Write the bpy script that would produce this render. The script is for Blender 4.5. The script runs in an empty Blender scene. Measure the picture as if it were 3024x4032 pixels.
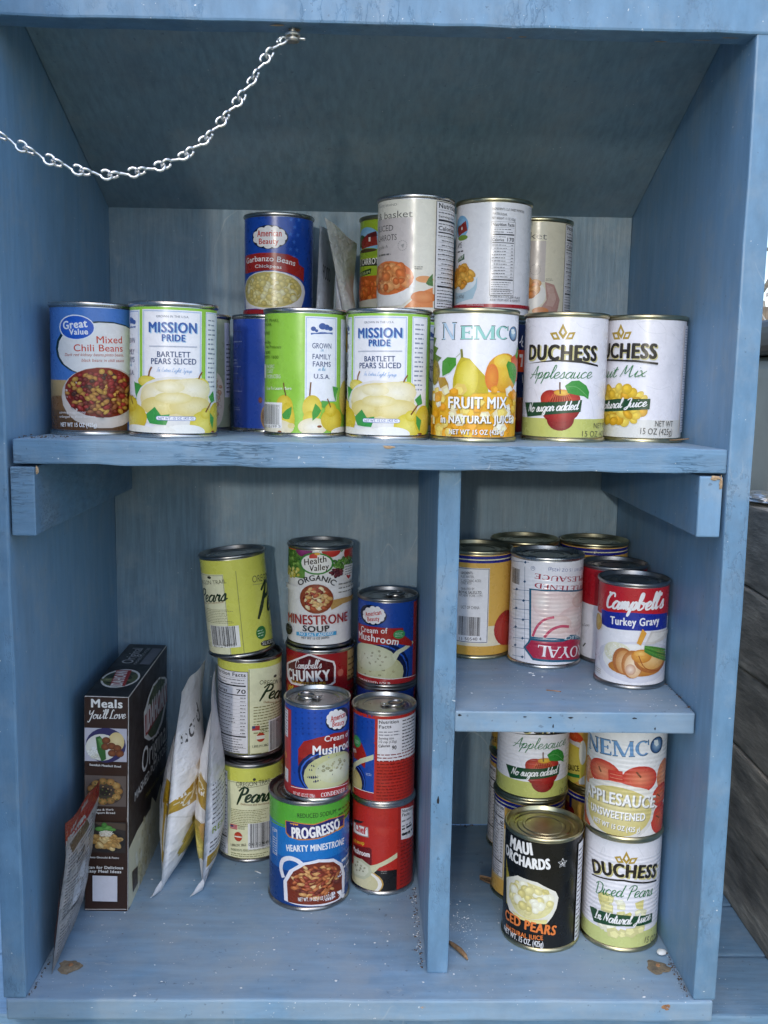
import bpy, bmesh, math, random
import numpy as np
from mathutils import Vector, Matrix
from mathutils.geometry import tessellate_polygon
S = bpy.context.scene
COL = S.collection
MM = 0.001
# camera basis (mm): position, right, up, forward, focal in px of a 4032 px high frame
CAM_POS=(283.687882, -780.571534, 56.509581)
CAM_R=(0.999677, -0.019227, 0.016625)
CAM_U=(-0.013787, 0.139336, 0.990149)
CAM_F=(0.021354, 0.990058, -0.139026)
FOC=3856.09
# ------------------------------------------------------------------ camera
cam = bpy.data.cameras.new('camera'); cam_o = bpy.data.objects.new('camera', cam); COL.objects.link(cam_o)
cam.sensor_fit = 'VERTICAL'; cam.sensor_height = 36.0; cam.lens = FOC / 4032 * 36.0
cam.clip_start = 0.02; cam.clip_end = 200
r_, u_, f_ = Vector(CAM_R), Vector(CAM_U), Vector(CAM_F)
cam_o.matrix_world = Matrix(((r_.x, u_.x, -f_.x, CAM_POS[0]*MM), (r_.y, u_.y, -f_.y, CAM_POS[1]*MM), (r_.z, u_.z, -f_.z, CAM_POS[2]*MM), (0, 0, 0, 1)))
S.camera = cam_o
# ------------------------------------------------------------------ sky, sun, exposure
SUN_EL, SUN_AZ = math.radians(9.0), math.radians(-9.5)      # weak low light from behind the viewer, slightly to the left
w = bpy.data.worlds.new('World'); S.world = w; w.use_nodes = True
nt = w.node_tree; bg = nt.nodes['Background']
sky = nt.nodes.new('ShaderNodeTexSky'); sky.sky_type = 'NISHITA'; sky.sun_disc = False
SKY_EL = math.radians(62.0)      # the open sky in front of the cabinet
sky.sun_elevation = SKY_EL; sky.sun_rotation = math.pi + math.radians(-9.5) * -1
sky.air_density = 1.0; sky.dust_density = 1.8; sky.ozone_density = 0.5
nt.links.new(sky.outputs['Color'], bg.inputs['Color']); bg.inputs['Strength'].default_value = 0.15
sun = bpy.data.lights.new('sun', 'SUN'); sun.energy = 0.36; sun.angle = math.radians(2.0); sun.color = (1.0, 0.93, 0.82)
sun_o = bpy.data.objects.new('sun', sun); COL.objects.link(sun_o)
# direction the light travels: into the cabinet, a little to the right and slightly down
sd = Vector((math.sin(-SUN_AZ)*math.cos(SUN_EL), math.cos(SUN_AZ)*math.cos(SUN_EL), -math.sin(SUN_EL)))
sun_o.rotation_euler = sd.to_track_quat('-Z', 'Y').to_euler()
S.view_settings.view_transform = 'Standard'; S.view_settings.look = 'None'
S.view_settings.gamma = 1.0; S.view_settings.use_curve_mapping = False
S.view_settings.exposure = 1.28
S.cycles.max_bounces = 10; S.cycles.diffuse_bounces = 7
# ------------------------------------------------------------------ small helpers
def lin(h):
    o = []
    for i in (0, 2, 4):
        c = int(h[i:i+2], 16) / 255
        o.append(0.85*(c/12.92 if c <= 0.04045 else ((c+0.055)/1.055)**2.4))
    return tuple(o)
def tag(o, label=None, cat=None, group=None, kind=None):
    if label: o['label'] = label
    if cat: o['category'] = cat
    if group: o['group'] = group
    if kind: o['kind'] = kind
    return o
def empty(name, loc_mm, label, cat, group=None):
    o = bpy.data.objects.new(name, None); COL.objects.link(o); o.empty_display_size = 0.01
    o.location = Vector(loc_mm) * MM
    return tag(o, label, cat, group)
def link(name, me, mat, parent=None):
    o = bpy.data.objects.new(name, me); COL.objects.link(o)
    if mat is not None and not me.materials: me.materials.append(mat)
    if parent is not None: o.parent = parent
    return o
def from_bm(name, bm, mat, parent=None, smooth=False, angle=None):
    me = bpy.data.meshes.new(name); bm.normal_update(); bm.to_mesh(me); bm.free()
    if smooth:
        for p in me.polygons: p.use_smooth = True
        if angle: me.set_sharp_from_angle(angle=math.radians(angle))
    return link(name, me, mat, parent)
def box_bm(x0, y0, z0, x1, y1, z1, bev=0.0, seg=2, bm=None, cuts=0, wob=0.0, rnd=None):
    """a board in millimetres, edges eased, long sides cut so that they can be made a little uneven"""
    bm = bm or bmesh.new()
    r = bmesh.ops.create_cube(bm, size=1.0)
    vs = r['verts']
    for v in vs:
        v.co = Vector(((x0 if v.co.x < 0 else x1), (y0 if v.co.y < 0 else y1), (z0 if v.co.z < 0 else z1))) * MM
    es = list({e for v in vs for e in v.link_edges})
    if bev > 0:
        bmesh.ops.bevel(bm, geom=es, offset=bev*MM, segments=seg, profile=0.6, affect='EDGES')
    if cuts:
        d = (x1-x0, y1-y0, z1-z0); ax = d.index(max(d))
        for k in range(1, cuts):
            co = Vector((x0, y0, z0)); co[ax] = (x0, y0, z0)[ax] + d[ax]*k/cuts
            no = Vector((0, 0, 0)); no[ax] = 1
            bmesh.ops.bisect_plane(bm, geom=bm.verts[:]+bm.edges[:]+bm.faces[:], plane_co=co*MM, plane_no=no)
        rr = random.Random(rnd or 1)
        jit = {}
        for v in bm.verts:
            k = round(v.co[ax]/MM/6)
            for a in range(3):
                if a != ax:
                    key = (k, a, v.co[a] > (((x0+x1), (y0+y1), (z0+z1))[a]/2*MM))
                    if key not in jit: jit[key] = rr.uniform(-wob, wob)*MM
                    v.co[a] += jit[key]
    return bm
def lathe_bm(prof, n=72, bm=None, closed=False):
    """profile of (r, z) in mm turned round z"""
    bm = bm or bmesh.new(); rings = []
    for r, z in prof:
        if r < 1e-6: rings.append([bm.verts.new((0, 0, z*MM))])
        else: rings.append([bm.verts.new((r*MM*math.cos(2*math.pi*k/n), r*MM*math.sin(2*math.pi*k/n), z*MM)) for k in range(n)])
    for a, b in zip(rings, rings[1:]):
        for k in range(n):
            k2 = (k+1) % n
            q = [a[k % len(a)], a[k2 % len(a)], b[k2 % len(b)], b[k % len(b)]]
            q = [v for i, v in enumerate(q) if v not in q[:i]]
            if len(q) > 2: bm.faces.new(q)
    return bm
def tube_bm(pts, rad, n=8, bm=None, closed=False, cap=True):
    bm = bm or bmesh.new(); P = [Vector(p)*MM for p in pts]; m = len(P)
    rads = rad if isinstance(rad, (list, tuple)) else [rad]*m
    prev = None; rings = []
    for i in range(m):
        a = P[(i-1) % m] if (closed or i > 0) else P[0]; b = P[(i+1) % m] if (closed or i < m-1) else P[-1]
        t = (b-a).normalized()
        if prev is None:
            u = t.cross(Vector((0, 0, 1)));
            if u.length < 0.2: u = t.cross(Vector((1, 0, 0)))
        else: u = prev - t*prev.dot(t)
        u.normalize(); prev = u; v = t.cross(u)
        rings.append([bm.verts.new(P[i] + (u*math.cos(2*math.pi*k/n)+v*math.sin(2*math.pi*k/n))*rads[i]*MM) for k in range(n)])
    for i in range(m if closed else m-1):
        a, b = rings[i], rings[(i+1) % m]
        for k in range(n): bm.faces.new((a[k], a[(k+1) % n], b[(k+1) % n], b[k]))
    if cap and not closed:
        bm.faces.new(rings[0][::-1]); bm.faces.new(rings[-1])
    return bm
# ------------------------------------------------------------------ materials
def new_mat(name, col=(0.5, 0.5, 0.5), rough=0.5, metal=0.0, spec=0.5):
    m = bpy.data.materials.new(name); m.use_nodes = True
    b = m.node_tree.nodes['Principled BSDF']
    b.inputs['Base Color'].default_value = (*col, 1); b.inputs['Roughness'].default_value = rough
    b.inputs['Metallic'].default_value = metal; b.inputs['Specular IOR Level'].default_value = spec
    return m, m.node_tree, b
def nd(nt, t, **k):
    n = nt.nodes.new(t)
    for a, v in k.items():
        if a in n.inputs.keys(): n.inputs[a].default_value = v
        else: setattr(n, a, v)
    return n
def noise(nt, co, scale, sc=(1, 1, 1), detail=4, rough=0.55):
    mp = nd(nt, 'ShaderNodeMapping'); mp.inputs['Scale'].default_value = sc
    nt.links.new(co, mp.inputs['Vector'])
    n = nd(nt, 'ShaderNodeTexNoise'); n.inputs['Scale'].default_value = scale; n.inputs['Detail'].default_value = detail; n.inputs['Roughness'].default_value = rough
    nt.links.new(mp.outputs[0], n.inputs['Vector']); return n.outputs['Fac']
def ramp(nt, fac, stops):
    r = nd(nt, 'ShaderNodeValToRGB'); e = r.color_ramp.elements
    while len(e) < len(stops): e.new(0.5)
    for el, (p, c) in zip(e, stops): el.position = p; el.color = (*c, 1) if len(c) == 3 else c
    nt.links.new(fac, r.inputs[0]); return r.outputs[0]
def mix(nt, fac, a, b, mode='MIX'):
    m = nd(nt, 'ShaderNodeMix'); m.data_type = 'RGBA'; m.blend_type = mode
    for s, v in ((0, fac), (6, a), (7, b)):
        if hasattr(v, 'is_output'): nt.links.new(v, m.inputs[s])
        else: m.inputs[s].default_value = v if s == 0 else (*v, 1)
    return m.outputs[2]
def math_(nt, op, a, b=None):
    m = nd(nt, 'ShaderNodeMath'); m.operation = op
    for i, v in enumerate((a, b)):
        if v is None: continue
        if hasattr(v, 'is_output'): nt.links.new(v, m.inputs[i])
        else: m.inputs[i].default_value = v
    return m.outputs[0]
BLUE = (0.112, 0.24, 0.385)
INNER_LIT = (0.15, 0.3, 0.472)  # same paint, lightened to stand in for fill light inside the cabinet
def paint(name, grain=(1, 1, 1), gscale=60, bump=0.25, chips=0.5, dust=0.0, var=0.18, rough=0.5, base=BLUE, cracks=0.0, marks=0.5, blot=0.32):
    """old blue exterior paint over timber: brush marks and grain, dirt, chips down to white primer and bare wood"""
    m, nt, b = new_mat(name, base, rough)
    tc = nd(nt, 'ShaderNodeTexCoord'); co = tc.outputs['Object']
    g = noise(nt, co, gscale, grain, 6, 0.62)
    g2 = noise(nt, co, gscale*0.35, grain, 3)
    big = noise(nt, co, 7, (1, 1, 1), 5, 0.6)
    dk = tuple(c*(1-var*1.3) for c in base); lt = tuple(min(1, c*(1+var)+0.008) for c in base)
    col = mix(nt, ramp(nt, g, [(0.36, (0, 0, 0)), (0.66, (1, 1, 1))]), dk, lt)
    col = mix(nt, ramp(nt, big, [(0.35, (0, 0, 0)), (0.7, (0.45, 0.45, 0.45))]), col, tuple(c*0.8+0.012 for c in base))
    sm = ramp(nt, noise(nt, co, 19, (1, 1, 1), 6, 0.7), [(0.5, (0, 0, 0)), (0.72, (blot, blot, blot))])
    col = mix(nt, sm, col, (0.33, 0.37, 0.39))
    st = ramp(nt, noise(nt, co, 5.5, (1.6, 1.6, 0.8), 7, 0.7), [(0.56, (0, 0, 0)), (0.72, (blot*1.3, blot*1.3, blot*1.3))])
    col = mix(nt, st, col, tuple(c*0.55+0.01 for c in base))
    sc_ = ramp(nt, math_(nt, 'ABSOLUTE', math_(nt, 'SUBTRACT', noise(nt, co, 17, (1.2, 3.5, 0.6), 2, 0.4), 0.5)), [(0.0, (1, 1, 1)), (0.006, (0, 0, 0))])
    sg = ramp(nt, noise(nt, co, 14, (1, 1, 1), 3), [(0.58, (0, 0, 0)), (0.66, (0.4, 0.4, 0.4))])
    col = mix(nt, mix(nt, 1.0, sc_, sg, 'MULTIPLY'), col, (0.45, 0.48, 0.5))
    if dust:
        dn = ramp(nt, noise(nt, co, 12, (1, 1, 1), 7, 0.7), [(0.33, (0, 0, 0)), (0.66, (dust, dust, dust))])
        col = mix(nt, dn, col, (0.29, 0.355, 0.41))
    if cracks:
        cn = noise(nt, co, 46, (grain[0], grain[1], grain[2]), 5, 0.65)
        cr = ramp(nt, math_(nt, 'ABSOLUTE', math_(nt, 'SUBTRACT', cn, 0.5)), [(0.0, (1, 1, 1)), (0.022, (0, 0, 0))])
        gate = ramp(nt, noise(nt, co, 9, (1, 1, 1), 3), [(0.5, (0, 0, 0)), (0.62, (1, 1, 1))])
        crk = mix(nt, 1.0, cr, gate, 'MULTIPLY')
        col = mix(nt, math_(nt, 'MULTIPLY', crk, 0.75*cracks), col, (0.025, 0.045, 0.08))
    if chips:
        v1 = noise(nt, co, 330, (1, 1, 1), 2, 0.5); gate = noise(nt, co, 23, (1, 1, 1), 4, 0.6)
        c1 = ramp(nt, math_(nt, 'ADD', v1, math_(nt, 'MULTIPLY', gate, 0.35)), [(0.965-0.035*chips, (0, 0, 0)), (0.98-0.035*chips, (1, 1, 1))])
        col = mix(nt, c1, col, (0.62, 0.66, 0.68))
        v2 = noise(nt, co, 210, (1, 1, 1), 2, 0.5)
        c2 = ramp(nt, math_(nt, 'ADD', v2, math_(nt, 'MULTIPLY', gate, -0.3)), [(0.575, (0, 0, 0)), (0.6, (0.8*marks, 0.8*marks, 0.8*marks))])
        col = mix(nt, c2, col, (0.03, 0.045, 0.06))
    nt.links.new(col, b.inputs['Base Color'])
    rg = ramp(nt, g2, [(0.3, (rough-0.1,)*3), (0.7, (rough+0.12,)*3)]); nt.links.new(rg, b.inputs['Roughness'])
    hgt = math_(nt, 'ADD', math_(nt, 'MULTIPLY', g, 1.0), math_(nt, 'MULTIPLY', noise(nt, co, 150, (1, 1, 1), 3), 0.35))
    if cracks: hgt = math_(nt, 'SUBTRACT', hgt, math_(nt, 'MULTIPLY', crk, 0.8))
    bp = nd(nt, 'ShaderNodeBump'); bp.inputs['Strength'].default_value = bump; bp.inputs['Distance'].default_value = 0.0012
    nt.links.new(hgt, bp.inputs['Height']); nt.links.new(bp.outputs[0], b.inputs['Normal'])
    return m
def metal(name, col, rough, scuff=0.12, rusty=True):
    m, nt, b = new_mat(name, col, rough, 1.0)
    tc = nd(nt, 'ShaderNodeTexCoord'); co = tc.outputs['Object']
    n = noise(nt, co, 90, (1, 1, 3), 5)
    cl = ramp(nt, n, [(0.3, tuple(c*0.78 for c in col)), (0.7, tuple(min(1, c*1.08) for c in col))])
    rs = ramp(nt, noise(nt, co, 120, (1, 1, 1), 6, 0.7), [(0.66, (0, 0, 0)), (0.74, (0.7, 0.7, 0.7))])
    if rusty: cl = mix(nt, rs, cl, (0.16, 0.10, 0.06))
    nt.links.new(cl, b.inputs['Base Color'])
    nt.links.new(ramp(nt, noise(nt, co, 35, (1, 1, 1), 4), [(0.3, (rough-scuff*0.5,)*3), (0.75, (rough+scuff,)*3)]), b.inputs['Roughness'])
    return m
def printed(name, rough=0.36, ribs=0.0, paper=0.1, coat=0.0, crease=0.0):
    """printed paper: the ink colours are stored per vertex of the artwork mesh"""
    m, nt, b = new_mat(name, (0.8, 0.8, 0.8), rough)
    at = nd(nt, 'ShaderNodeAttribute'); at.attribute_name = 'ink'
    tc = nd(nt, 'ShaderNodeTexCoord'); co = tc.outputs['Object']
    sp = ramp(nt, noise(nt, co, 160, (1, 1, 1), 4, 0.7), [(0.3, (0.93, 0.93, 0.93)), (0.6, (1, 1, 1))])
    nt.links.new(mix(nt, 1.0, at.outputs['Color'], sp, 'MULTIPLY'), b.inputs['Base Color'])
    nt.links.new(ramp(nt, noise(nt, co, 60, (1, 1, 1), 4), [(0.3, (rough-0.06,)*3), (0.7, (rough+0.1,)*3)]), b.inputs['Roughness'])
    h = noise(nt, co, 70, (1, 1, 1), 3)
    if crease: h = math_(nt, 'ADD', h, math_(nt, 'MULTIPLY', noise(nt, co, 22, (1, 1, 2.5), 4, 0.6), 6*crease))
    if ribs:
        sx = nd(nt, 'ShaderNodeSeparateXYZ'); nt.links.new(co, sx.inputs[0])
        wv = math_(nt, 'SINE', math_(nt, 'MULTIPLY', sx.outputs[2], 2*math.pi/0.0042))
        mid = math_(nt, 'MULTIPLY', math_(nt, 'GREATER_THAN', sx.outputs[2], 0.022), math_(nt, 'LESS_THAN', sx.outputs[2], 0.094))
        h = math_(nt, 'ADD', h, math_(nt, 'MULTIPLY', math_(nt, 'MULTIPLY', wv, mid), ribs))
    bp = nd(nt, 'ShaderNodeBump'); bp.inputs['Strength'].default_value = paper; bp.inputs['Distance'].default_value = 0.001
    nt.links.new(h, bp.inputs['Height']); nt.links.new(bp.outputs[0], b.inputs['Normal'])
    return m
def speckle(name, stops, scale, rough=0.8, sc=(1, 1, 1), bump=0.4, dist=0.002, detail=6):
    m, nt, b = new_mat(name, stops[0][1], rough)
    tc = nd(nt, 'ShaderNodeTexCoord'); n = noise(nt, tc.outputs['Object'], scale, sc, detail, 0.65)
    nt.links.new(ramp(nt, n, stops), b.inputs['Base Color'])
    bp = nd(nt, 'ShaderNodeBump'); bp.inputs['Strength'].default_value = bump; bp.inputs['Distance'].default_value = dist
    nt.links.new(n, bp.inputs['Height']); nt.links.new(bp.outputs[0], b.inputs['Normal'])
    return m
# ------------------------------------------------------------------ printed artwork as geometry
FONT = bpy.data.curves.new('lettering', 'FONT'); FONT.fill_mode = 'BOTH'; FONT.resolution_u = 3
FONT_O = bpy.data.objects.new('lettering', FONT)
_tc = {}
def glyphs(s, wt=0):
    k_ = (s, wt)
    if k_ not in _tc:
        FONT.body = s; FONT.size = 1.0; FONT.space_character = 1+0.028*wt
        me = FONT_O.to_mesh(); me.calc_loop_triangles()
        co = np.array([v.co[:2] for v in me.vertices]) if len(me.vertices) else np.zeros((0, 2))
        tr = [tuple(t.vertices) for t in me.loop_triangles]
        if len(co): co[:, 0] -= co[:, 0].min()
        _tc[k_] = (co, tr, float(co[:, 0].max()) if len(co) else 1.0); FONT_O.to_mesh_clear()
    return _tc[k_]
# single-stroke script alphabet: x height 1, ascender 2, descender -1 -> (advance, strokes)
SCR = {
'a': (1.0, [[(.75,.85),(.45,1),(.1,.6),(.15,.1),(.5,.05),(.8,.8)],[(.86,1),(.75,.25),(.9,0),(1.15,.3)]]),
'b': (.95, [[(0,.3),(.35,1.4),(.35,2.1),(.12,1.9),(.1,.4),(.3,0),(.7,.3),(.65,.9),(.42,.85),(.65,.72),(1,.85)]]),
'c': (.85, [[(.75,.8),(.5,1),(.12,.6),(.2,.08),(.55,.05),(.95,.4)]]),
'd': (1.0, [[(.72,.85),(.4,1),(.08,.55),(.2,.03),(.55,.2),(.8,.9)],[(.98,2.0),(.75,.4),(.85,0),(1.15,.3)]]),
'e': (.8, [[(0,.3),(.45,.5),(.65,.85),(.45,1.02),(.15,.7),(.2,.1),(.55,.05),(.9,.4)]]),
'g': (1.0, [[(.75,.85),(.45,1),(.1,.6),(.15,.1),(.5,.05),(.8,.9)],[(.88,1),(.75,0),(.55,-.8),(.2,-.7),(.4,-.2),(1.1,.3)]]),
'h': (.9, [[(0,.2),(.35,1.4),(.4,2.05),(.2,1.9),(.1,0)],[(.12,.4),(.45,.95),(.62,.75),(.58,.15),(.75,0),(1,.3)]]),
'i': (.5, [[(.05,.3),(.3,1)],[(.3,1),(.2,.25),(.35,0),(.6,.3)],[(.42,1.42),(.45,1.5)]]),
'l': (.5, [[(0,.3),(.4,1.3),(.45,2.0),(.25,2.05),(.15,.5),(.3,0),(.6,.3)]]),
'm': (1.2, [[(0,.6),(.2,1),(.15,0)],[(.16,.4),(.45,1),(.55,.8),(.5,0)],[(.5,.4),(.8,1),(.92,.75),(.88,.15),(1.02,0),(1.25,.3)]]),
'n': (.9, [[(0,.6),(.2,1),(.15,0)],[(.16,.4),(.48,1),(.6,.75),(.56,.15),(.7,0),(.95,.3)]]),
'o': (.9, [[(.5,1),(.12,.75),(.1,.2),(.4,0),(.72,.35),(.65,.9),(.42,.97),(.6,.75),(1,.85)]]),
'p': (.95, [[(0,.4),(.3,1),(0,-.9)],[(.15,.3),(.5,1),(.75,.8),(.6,.2),(.3,.05),(.6,.05),(.95,.35)]]),
'r': (.72, [[(0,.3),(.22,1.05),(.3,.85),(.55,.9),(.48,.3),(.6,0),(.85,.3)]]),
's': (.7, [[(0,.2),(.4,1.05),(.5,.6),(.5,.1),(.2,0),(.1,.15)],[(.45,.05),(.8,.3)]]),
't': (.6, [[(0,.3),(.42,1.65)],[(.42,1.7),(.25,.3),(.4,0),(.7,.3)],[(.05,1.15),(.68,1.25)]]),
'u': (.95, [[(.1,1),(.08,.25),(.3,0),(.6,.5),(.7,1)],[(.7,1),(.62,.2),(.78,0),(1.05,.3)]]),
'v': (.85, [[(0,.8),(.15,1),(.25,.3),(.35,0),(.65,.6),(.65,1),(.95,.85)]]),
'x': (.8, [[(0,.9),(.2,.95),(.5,.1),(.85,.15)],[(.75,.95),(.05,0)]]),
'y': (.9, [[(.1,1),(.1,.4),(.3,.1),(.6,.5),(.7,1)],[(.72,1),(.55,-.4),(.3,-.9),(.1,-.6),(.5,-.1),(.95,.3)]]),
"'": (.3, [[(.25,2.0),(.12,1.6)]]), ' ': (.55, []),
'A': (1.2, [[(-.1,.15),(.2,.2),(.9,2.05)],[(.95,2.05),(.95,.9),(1.05,0)],[(0,.75),(.5,.65),(1.3,.8)]]),
'C': (1.1, [[(1.1,1.5),(1,1.95),(.6,1.95),(.2,1.2),(.25,.3),(.6,0),(1.1,.3)],[(.35,2.15),(.25,1.85)]]),
'D': (1.3, [[(.5,1.9),(.3,.1)],[(.1,1.6),(.6,2),(1.2,1.6),(1.2,.6),(.6,0),(.15,.2)]]),
'E': (.85, [[(.8,1.7),(.5,2),(.25,1.6),(.5,1.1),(.15,.6),(.3,.05),(.8,.2)]]),
'F': (1.0, [[(.1,1.75),(.4,1.95),(1.2,1.95)],[(.65,1.9),(.5,.5),(.2,0),(0,.2)],[(.3,1),(.9,1.05)]]),
'I': (.8, [[(.5,2),(.25,0)],[(.15,1.9),(.85,2)],[(-.05,.02),(.6,.05)]]),
'J': (1.0, [[(.3,1.6),(.8,2),(1,1.7),(.7,0),(.3,-.5),(.1,-.2),(.8,.3)]]),
'L': (1.0, [[(.7,1.7),(.5,2.05),(.3,1.6),(.25,.4),(.1,.05),(.5,.1),(1,.05)]]),
'M': (1.5, [[(0,.05),(.35,1.95)],[(.35,1.95),(.5,.5),(1,1.95)],[(1,1.95),(1.05,.4),(1.2,0),(1.45,.3)]]),
'N': (1.15, [[(0,.1),(.3,1.9)],[(.3,1.9),(.75,.1)],[(.75,.1),(1,1.9),(1.2,1.95)]]),
'P': (1.05, [[(.5,1.9),(.3,-.5)],[(0,1.4),(.4,1.95),(1,1.8),(1,1.2),(.4,.9)]]),
'S': (.9, [[(.9,1.6),(.7,2),(.35,1.7),(.6,1.1),(.7,.4),(.35,0),(.05,.3)]]),
'Y': (1.1, [[(.1,1.9),(.15,1.2),(.4,1),(.9,1.6)],[(.95,1.95),(.6,-.3),(.3,-.8),(.1,-.5)]]),
}
# roman capitals with serifs, cap height 1 -> (advance, polygons)
def _v(x, w, y0=0., y1=1.): return [(x-w/2, y0), (x+w/2, y0), (x+w/2, y1), (x-w/2, y1)]
def _h(x0, x1, y, t): return [(x0, y), (x1, y), (x1, y+t), (x0, y+t)]
def _d(x0, y0, x1, y1, w): return [(x0-w/2, y0), (x0+w/2, y0), (x1+w/2, y1), (x1-w/2, y1)]
def _a(cx, cy, rx, ry, a0, a1, tk, tn, n=16):
    o = [(cx+rx*math.cos(math.radians(a0+(a1-a0)*k/n)), cy+ry*math.sin(math.radians(a0+(a1-a0)*k/n))) for k in range(n+1)]
    i = [(cx+(rx-tk)*math.cos(math.radians(a0+(a1-a0)*k/n)), cy+(ry-tn)*math.sin(math.radians(a0+(a1-a0)*k/n))) for k in range(n+1)]
    return [[o[k], o[k+1], i[k+1], i[k]] for k in range(n)]
_K, _N, _S = .18, .08, .06
def _sf(x, y, w=.13): return _h(x-w, x+w, 0 if y == 0 else 1-_S, _S)
SER = {
'A': (.86, [_d(.06,0,.40,1,_N),_d(.76,0,.44,1,_K),_h(.2,.62,.3,_N),_sf(.06,0),_sf(.76,0)]),
'C': (.86, _a(.44,.5,.42,.5,48,312,_K,_N)+[_v(.75,.05,.66,1)]),
'D': (.92, [_v(.17,_K),_sf(.17,0),_sf(.17,1)]+_a(.3,.5,.56,.5,-90,90,_K,_N)+[_h(.17,.31,0,_N),_h(.17,.31,1-_N,_N)]),
'E': (.74, [_v(.17,_K),_h(.04,.66,0,_N),_h(.04,.64,1-_N,_N),_h(.2,.5,.46,_N),_v(.64,.05,0,.24),_v(.62,.05,.78,1),_v(.49,.05,.38,.62)]),
'G': (.92, _a(.44,.5,.42,.5,48,312,_K,_N)+[_v(.76,_K,0.05,.45),_sf(.76,.1,.12)]),
'I': (.42, [_v(.2,_K),_sf(.2,0,.18),_sf(.2,1,.18)]),
'L': (.7, [_v(.17,_K),_sf(.17,1),_h(.04,.62,0,_N),_v(.6,.05,0,.26)]),
'M': (1.12, [_v(.12,_N),_d(.56,0,.16,1,_K),_d(.56,0,.94,1,_N),_v(.95,_K),_sf(.12,0),_sf(.95,0,.16),_sf(.08,1,.1),_sf(.97,1,.1)]),
'N': (.94, [_v(.12,_N),_d(.76,0,.14,1,_K),_v(.78,_N),_sf(.12,0),_sf(.08,1,.1),_sf(.78,1)]),
'O': (.98, _a(.48,.5,.46,.5,0,360,_K,_N,26)),
'P': (.74, [_v(.17,_K),_sf(.17,0,.17),_h(.04,.3,1-_N,_N),_h(.17,.3,.44,_N)]+_a(.3,.72,.38,.28,-90,90,_K,_N)),
'R': (.86, [_v(.17,_K),_sf(.17,0,.17),_h(.04,.3,1-_N,_N),_h(.17,.3,.46,_N),_d(.74,0,.36,.5,_K),_sf(.78,0,.1)]+_a(.3,.73,.36,.27,-90,90,_K,_N)),
'S': (.64, _a(.31,.74,.25,.26,15,270,.13,_N)+_a(.31,.25,.27,.25,-160,90,.13,_N)+[_d(.2,.6,.42,.42,.16)]),
'T': (.78, [_v(.39,_K),_sf(.39,0,.17),_h(.04,.74,1-_N,_N),_v(.06,.05,.76,1),_v(.72,.05,.76,1)]),
'U': (.9, [_v(.17,_K,.32,1),_v(.72,_N,.32,1),_sf(.17,1,.17),_sf(.72,1)]+_a(.42,.33,.34,.33,180,360,_K*.7,_N)),
'W': (1.24, [_d(.34,0,.1,1,_K),_d(.34,0,.6,1,_N),_d(.86,0,.62,1,_K),_d(.86,0,1.12,1,_N),_sf(.1,1),_sf(1.12,1)]),
'Y': (.82, [_d(.4,.45,.08,1,_K),_d(.4,.45,.74,1,_N),_v(.4,_K,0,.5),_sf(.4,0,.17),_sf(.08,1),_sf(.74,1)]),
' ': (.4, []),
}
def catmull(p, n=6):
    if len(p) == 2: return [tuple(p[0][i]+(p[1][i]-p[0][i])*k/3 for i in (0, 1)) for k in range(4)]
    q = [p[0]]+list(p)+[p[-1]]; o = []
    for i in range(1, len(q)-2):
        a, b, c, d = q[i-1], q[i], q[i+1], q[i+2]
        for k in range(n):
            t = k/n
            o.append(tuple(.5*(2*b[j]+(c[j]-a[j])*t+(2*a[j]-5*b[j]+4*c[j]-d[j])*t*t+(3*b[j]-a[j]-3*c[j]+d[j])*t**3) for j in (0, 1)))
    o.append(tuple(p[-1])); return o
STEP = 0.006     # mm between two printed layers
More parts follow.
